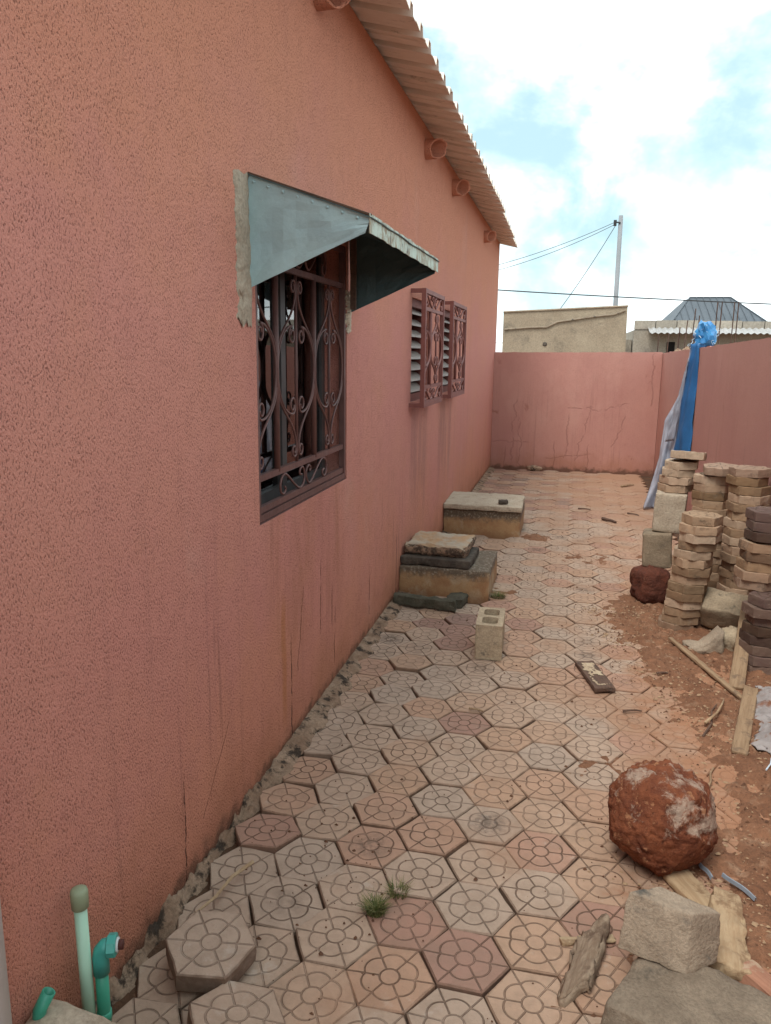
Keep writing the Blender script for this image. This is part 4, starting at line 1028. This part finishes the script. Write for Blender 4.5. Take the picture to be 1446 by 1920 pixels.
b = BM(); tube(b, [(0, -.13, .0), (.012, -.04, .015), (0, .05, .02), (-.02, .13, .01)], .007, 6, .003); at(t, b, 'splinter_body', M_WOODP, (0, 0, 0))
t = thing('concrete_block', 'tilted weathered concrete block resting at the foot of the slab stacks', 'block', (1.925, 2.88, .06), (R(30), R(4), R(-18)))
at(t, rough_box(.25, .17, .16, .014, .006, 14, .018, 24), 'block_body', M_CONC, (0, 0, 0))
def chunk_w(q): return Vector((q.x, q.y, q.z*(.45 + 5.5*max(0, min(.12, q.x+.03)))))
t = thing('concrete_rubble', 'broken grey concrete chunk with one raised end before the tilted block', 'rubble', (1.755, 2.53, .0), (0, 0, R(6)))
at(t, rough_box(.19, .11, .10, .02, .010, 16, .014, 25, warp=lambda q: Vector((q.x, q.y, (q.z+.05)*(.45 + 11.0*max(0, min(.10, q.x+.01))) - .05))), 'rubble_body', M_CONCG, (0, 0, -.005))
t = thing('concrete_rubble', 'rounded brown concrete chunk leaning beside the raised-end chunk', 'rubble', (1.905, 2.58, .05), (0, R(20), R(10)))
b = BM(); rock(b, .075, (.95, .8, 1.05), 4, .22, 1.5, .06, 6); at(t, b, 'rubble_body', M_CONC, (0, 0, 0))
t = thing('sack', 'crumpled dirty white woven sack at the right edge', 'sack', (2.045, 1.70, .02), (0, 0, R(-12)))
def sackf(u, w):
    x, y = -.20 + .40*u, -.34 + .68*w
    e = max(0, 1 - (2*u-1)**4)*max(0, 1 - (2*w-1)**4)
    f1 = abs(fbm(Vector((x*6+3, y*13 + x*5, 1)), 4)); f2 = fbm(Vector((x*16, y*26, 4)), 4)
    z = .012 + (.075 + .05*math.sin(w*8.5+.6))*e**.8*(.55+.5*u) - .05*f1*e**.3 + .012*f2
    return Vector((x + .045*fbm(Vector((w*5, 2, 0)), 3)*(1-u) + .01*f2, y + .05*fbm(Vector((u*4, 7, 0)), 3), max(-.01, z)))
at(t, thicken(grid_sheet(60, 100, sackf), .003), 'sack_body', M_SACK, (0, 0, -.02))

# ---- stacks of hexagonal slabs: every slab is a thing of its own
def slab_mesh(seed, R_=.1135, th=.0475):
    rnd = random.Random(seed); so = Vector((seed*1.7, seed*.9, seed*2.3)); bm = BM(); n = 36
    chips = [(rnd.uniform(0, 6.28), rnd.uniform(.15, .4), rnd.uniform(.05, .16)) for _ in range(rnd.randrange(1, 4))]
    def edge(a):
        k = (a % (math.pi/3)) - math.pi/6; r = R_*math.cos(math.pi/6)/math.cos(k)
        for c, w, d in chips:
            da = abs((a-c+math.pi) % (2*math.pi) - math.pi)
            if da < w: r *= 1 - d*(1-da/w)*.6
        return min(r, R_*.99)
    L = []
    prof = [(-th, .975), (-th+.002, .992), (-th*.62, 1.0), (-th*.3, 1.0), (-.003, .997), (-.0005, .985), (0, .93)]
    for z, f in prof:
        ring = []
        for k in range(n):
            a = 2*math.pi*k/n; r = edge(a)*f; p = Vector((r*math.cos(a), r*math.sin(a), z))
            r *= 1 + .014*fbm(p*45 + so, 4, gain=.65); zz = z + (.0035*fbm(Vector((math.cos(a)*4, math.sin(a)*4, z*20)) + so, 4) if f > .9 else .0005*fbm(p*50+so, 2))
            ring.append(bm.verts.new((r*math.cos(a), r*math.sin(a), zz)))
        L.append(ring)
    for A, B in zip(L, L[1:]):
        for k in range(n): bm.faces.new((A[k], A[(k+1) % n], B[(k+1) % n], B[k]))
    bm.faces.new(L[-1]); bm.faces.new(L[0][::-1])
    uvl = bm.loops.layers.uv.new('UVMap')
    for f in bm.faces:
        for lp in f.loops: lp[uvl].uv = (lp.vert.co.x, lp.vert.co.y)
    bmesh.ops.recalc_face_normals(bm, faces=bm.faces)
    me = bpy.data.meshes.new('slab'); bm.to_mesh(me); bm.free(); me.materials.append(M_SLAB); return me
smesh = [slab_mesh(300+k) for k in range(12)]
ORD = ['top', 'second', 'third', 'fourth', 'fifth', 'sixth', 'seventh', 'eighth', 'ninth', 'tenth', 'eleventh', 'twelfth', 'thirteenth', 'fourteenth', 'fifteenth', 'sixteenth', 'seventeenth', 'eighteenth', 'nineteenth', 'twentieth']
krn = random.Random(21)
def stack(x0, y0, z0, x1, y1, n, where, tones, pitch=.0485, top=None):
    base_rot = krn.uniform(0, 60)
    for k in range(n):
        f = k/max(1, n-1); wob = .006
        o = bpy.data.objects.new('paving_slab', smesh[krn.randrange(12)]); col.objects.link(o)
        o.location = (x0+(x1-x0)*f + krn.gauss(0, wob), y0+(y1-y0)*f + krn.gauss(0, wob), z0 + pitch*(k+1))
        o.rotation_euler = (R(krn.gauss(0, .5)), R(krn.gauss(0, .5)), R(base_rot + krn.gauss(0, 7)))
        s_ = krn.uniform(.97, 1.02); o.scale = (s_, s_, 1.0)
        o.color = (tones(f), krn.random(), krn.random(), 0)
        i = n-1-k; nm = 'top' if i == 0 else ('bottom' if k == 0 else ORD[i] + ' from top')
        tag(o, f'hexagonal slab, {nm} of {where}', 'paving slab', 'hexagonal slabs stacked by the right wall')
        if i == 0 and top:
            o.location = top[0]; o.rotation_euler = tuple(R(a) for a in top[1]); o.color = (top[2], .9, .3, 0); o['label'] = top[3]
warm = lambda f: krn.uniform(0, .66)
# the leftmost stack: slabs on two concrete blocks on a red stone
t = thing('laterite_stone', 'dark red laterite stone at the bottom of the leftmost stack', 'stone', (1.585, 3.36, .10), (0, 0, R(15)))
at(t, rough_box(.215, .22, .235, .06, .016, 9, .012, 28), 'stone_body', M_LATERD, (-.03, 0, -.115))
t = thing('concrete_block', 'lower brown concrete block of the leftmost stack on the red stone', 'block', (1.60, 3.44, .215), (R(-1), R(-3), R(-6)))
at(t, rough_box(.175, .20, .218, .012, .005, 12, .02, 31), 'block_body', M_CONCB, (0, 0, 0))
t = thing('concrete_block', 'upper pale concrete block of the leftmost stack under hexagonal slabs', 'block', (1.655, 3.50, .434), (0, R(2), R(-9)))
at(t, rough_box(.185, .21, .245, .008, .004, 12, .02, 32), 'block_body', M_PATCH, (0, 0, 0))
stack(1.69, 3.53, .682, 1.70, 3.53, 5, 'leftmost stack over blocks', warm, top=((1.742, 3.50, .936), (-6, 4, 12), .02, 'pale hexagonal slab lying tilted on top of the leftmost stack over blocks'))
stack(1.675, 2.89, -.01, 1.748, 2.83, 14, 'leaning front stack', warm)
stack(1.90, 3.36, -.01, 1.868, 3.38, 18, 'stack behind the leaning front stack', warm, top=((1.905, 3.33, .878), (2, -3, 25), .74, 'broken reddish hexagonal slab on top of the stack behind the leaning front stack'))
stack(2.012, 3.02, -.01, 2.005, 3.04, 19, 'rightmost tall pale stack', lambda f: krn.uniform(.1, .75))
stack(2.00, 2.36, -.01, 2.01, 2.36, 8, 'lower dark stack at the right edge', lambda f: krn.uniform(.9, 1))
stack(1.975, 2.50, .38, 1.985, 2.47, 5, 'middle part of dark stack at right edge', lambda f: krn.uniform(.45, .85))
stack(2.0, 2.47, .63, 2.0, 2.47, 3, 'upper purple-brown part at right edge', lambda f: krn.uniform(.93, 1))

# ---- loose tiles at the near end
def loose(loc, rot, tone, label):
    o = bpy.data.objects.new('paving_slab', tile_mesh('slab', 900+int(tone*50), .002, .05, .115, .004, 3, 2, .008)); col.objects.link(o)
    o.location = loc; o.rotation_euler = tuple(R(a) for a in rot); o.color = (tone, .25, .3, 0)
    tag(o, label, 'paving slab')
loose((.205, -.075, .068), (6, 3, 12), .12, 'loose grey flower tile lying on top of the paving by the wall')
loose((.345, -.235, .042), (-7, 5, 4), .22, 'tilted beige flower tile propped at the bottom edge by the wall')

# ---- pipes by the wall
t = thing('standpipe', 'pale green upright pipe with an olive cap by the house wall', 'pipe', (.045, -.345, 0), (0, R(-.6), 0))
b = BM(); tube(b, [(0, 0, -.05), (0, 0, .362)], .0135, 20); at(t, b, 'pipe', M_PVCW, (0, 0, 0))
b = BM(); lathe(b, [(.0138, .340), (.0180, .342), (.0186, .377), (.0168, .384), (.011, .387), (0.0005, .388)], 24); at(t, b, 'cap', M_PVCC, (0, 0, 0))
t = thing('water_pipe', 'green plastic water pipe with a turquoise elbow beside the standpipe', 'pipe', (.066, -.322, 0))
b = BM(); tube(b, [(0, 0, -.05), (0, 0, .19)], .0140, 18); at(t, b, 'pipe', M_PPR, (0, 0, 0))
b = BM(); lathe(b, [(.0142, .045), (.0163, .046), (.0163, .066), (.0142, .067)], 18); at(t, b, 'collar', M_PPR, (0, 0, 0))
b = BM(); tube(b, [(0, 0, .165), (0, 0, .205), (.003, .001, .221), (.010, .004, .230), (.02, .007, .232)], .0178, 18); at(t, b, 'elbow', M_PPR2, (0, 0, 0))
nut = thing('nut_joint', None, None)
b = BM()
n = 24; L = []
for xx, rr in ((.016, .020), (.018, .0232), (.034, .0232), (.036, .021)):
    L.append([b.verts.new((xx, (rr + (.0018 if k % 3 == 0 else 0))*math.cos(2*math.pi*k/n), (rr + (.0018 if k % 3 == 0 else 0))*math.sin(2*math.pi*k/n))) for k in range(n)])
for A, B in zip(L, L[1:]):
    for k in range(n): b.faces.new((A[k], A[(k+1) % n], B[(k+1) % n], B[k]))
b.faces.new(L[0]); b.faces.new(L[-1])
bpy.data.objects.remove(nut)
at(t, b, 'nut', M_PPR2, (0, 0, .232), (0, 0, R(20)), False)
b = BM(); tube(b, [(.035, 0, 0), (.040, 0, 0)], .0155, 16); at(t, b, 'washer', M_WHITE, (0, 0, .232), (0, 0, R(20)))
b = BM(); tube(b, [(.040, 0, 0), (.050, 0, 0)], .0105, 10); at(t, b, 'plug', M_RUBBER, (0, 0, .232), (0, 0, R(20)))
t = thing('pipe_stub', 'short cut green pipe stub low at the wall behind the near slab', 'pipe', (.040, -.49, .19))
b = BM(); ax = [(-.01, 0, -.06), (.0, 0, .03), (.015, .012, .065)]; tube(b, ax, .0135, 16, caps=False); thicken(b, .003); at(t, b, 'pipe', M_PPR, (0, 0, 0))
t = thing('white_pipe', 'white upright pipe at the left edge against the house wall', 'pipe', (.042, -.612, 0))
b = BM(); tube(b, [(0, 0, -.05), (0, 0, 2.4)], .030, 20); at(t, b, 'pipe', M_WHITE, (0, 0, 0))
t = thing('concrete_slab', 'sandy broken concrete slab in the near bottom left corner', 'slab', (.20, -.64, -.02), (0, 0, R(0)))
at(t, rough_box(.38, .40, .21, .012, .006, 14, .02, 41, warp=lambda q: Vector((q.x, q.y, q.z + (.022*max(0, 1-abs(q.x+.13)/.10) if q.z > 0 else 0) - (.03*max(0, q.x+.02)*.55 if q.z > 0 else 0)))), 'slab_body', M_PATCH, (0, 0, 0))

# ================================================================== SMALL DETAILS
t = thing('stone', 'small pale stone lying at the foot of the cracked back wall', 'stone', (.60, 8.90, .03))
b = BM(); rock(b, .085, (1.2, .6, .5), 3, .2, 1.5, .06, 12); at(t, b, 'stone_body', M_MORTAR, (0, 0, 0))
sticks = [((1.37, 5.84), (1.484, 5.70), .016, M_WOODD, 'thick dark stick lying flat on the far paving'), ((1.655, 7.84), (1.81, 8.0), .012, M_WOOD, 'pale stick lying near the back of the yard'),
          ((.653, 1.517), (.715, 1.502), .006, M_WOOD, 'tiny pale twig with dark end in the middle of the paving'), ((1.485, 2.125), (1.54, 2.14), .006, M_WOODD, 'short dark twig on the soil before the batten'),
          ((1.60, 1.50), (1.72, 1.86), .005, M_WOODD, 'long thin twig lying across soil beside the planks'), ((1.55, 1.08), (1.60, 1.25), .005, M_WOOD, 'thin twig on the soil behind the boulder'),
          ((.16, .30), (.095, .06), .006, M_WOODP, 'pale bent strip lying along the wall foot on tiles'), ((1.30, 1.66), (1.38, 1.68), .006, M_WOODD, 'dark twig in a tile joint left of the soil'),
          ((1.15, 6.3), (1.27, 6.28), .008, M_WOODD, 'dark stick left of the thick stick on the far paving'), ((1.62, 6.2), (1.72, 6.12), .008, M_WOODD, 'dark stick nearest the tarpaulin foot'),
          ((1.78, 1.25), (1.84, 1.38), .003, M_STRING, 'pale straw lying on the red soil near the sack')]
for (x0, y0), (x1, y1), r_, mt_, lab in sticks:
    b = BM(); z_ = max(.006, soil_h((x0+x1)/2, (y0+y1)/2) + .006) if x0 > .5 else .02
    mx_, my_ = (x0+x1)/2, (y0+y1)/2
    dx, dy = (x1-x0)/2, (y1-y0)/2
    tube(b, [(-dx, -dy, 0), (-dx*.3 + dy*.06, -dy*.3 - dx*.06, .004), (dx*.4 - dy*.05, dy*.4+dx*.05, .003), (dx, dy, 0)], r_, 6, r_*.6)
    tag(obj('stick', b, mt_, None, (mx_, my_, z_ + r_*.5)), lab, 'stick')
def tuft(x, y, n, h, rad, mats, label, seed):
    t = thing('grass_tuft', label, 'grass', (x, y, -.01)); rn = random.Random(seed)
    for mi, mt_ in enumerate(mats):
        b = BM()
        for k in range(n):
            a = rn.uniform(0, 6.28); r_ = rad*math.sqrt(rn.random()); bx, by = r_*math.cos(a)*.6, r_*math.sin(a)*.6
            la = a + rn.gauss(0, .7); L = h*rn.uniform(.5, 1.1); ln = rn.uniform(.25, .9)*L; w = .0013
            pr = None
            for s_ in (0, .5, 1):
                cx, cy, cz = bx + math.cos(la)*ln*s_*s_, by + math.sin(la)*ln*s_*s_, L*(s_ - .28*s_*s_)
                ww = w*(1-s_*.85); q = (b.verts.new((cx - math.sin(la)*ww, cy + math.cos(la)*ww, cz)), b.verts.new((cx + math.sin(la)*ww, cy - math.cos(la)*ww, cz)))
                if pr: b.faces.new((pr[0], pr[1], q[1], q[0]))
                pr = q
        tag(obj('blades' if mi == 0 else 'dry_blades', b, mt_, t), kind='stuff')
tuft(.556, .215, 190, .055, .038, (M_GRASS, M_DRYG), 'small green grass tuft in a tile joint beside the pinkish tile', 1)
tuft(.600, .305, 70, .045, .045, (M_DRYG, M_GRASS), 'sparse half dry grass tuft just behind the green one', 2)
tuft(.63, 3.16, 160, .06, .07, (M_DRYG, M_GRASS), 'weedy grass at the corner of the nearer chamber', 3)
def scatter(name, label, n, mt_, zone, smin, smax, seed, flatk):
    b = BM(); rn = random.Random(seed); made = 0
    while made < n:
        bx, by, br, ba = zone[rn.randrange(len(zone))]
        x, y = bx + rn.gauss(0, br*.75), by + rn.gauss(0, br*.75)
        if not (.06 < x < 2.1 and -.4 < y < 8.9): continue
        z = max(.001, soil_h(x, y)) if x > .5 else .0
        s_ = smin*(smax/smin)**(rn.random()**2); a = rn.uniform(0, 6.28); e = rn.uniform(.35, 1)
        P = []
        for k in range(5):
            aa = a + k*1.2566; rr = s_*rn.uniform(.6, 1.1)
            P.append((x + rr*math.cos(aa), y + rr*e*math.sin(aa)))
        base = [b.verts.new((px_, py_, z-.002)) for px_, py_ in P]; topv = b.verts.new((x, y, z + s_*flatk))
        for k in range(5): b.faces.new((base[k], base[(k+1) % 5], topv))
        made += 1
    tag(obj(name, b, mt_), label, 'debris', kind='stuff')
near = [z for z in BLOBS if z[0] > 1.3 and z[1] < 3.3]
scatter('wood_chips', 'pale wood chips scattered over the red soil', 4200, M_CHIP, near, .0022, .013, 5, .3)
scatter('pebbles', 'small brown pebbles and crumbs scattered over soil and tiles', 3500, M_PEB, near + [(1.3, 1.2, .6, 1), (.9, 5.0, .35, 1), (1.2, 2.6, .5, 1), (.4, .3, .35, 1), (.9, 3.6, .25, 1)], .002, .010, 6, .6)
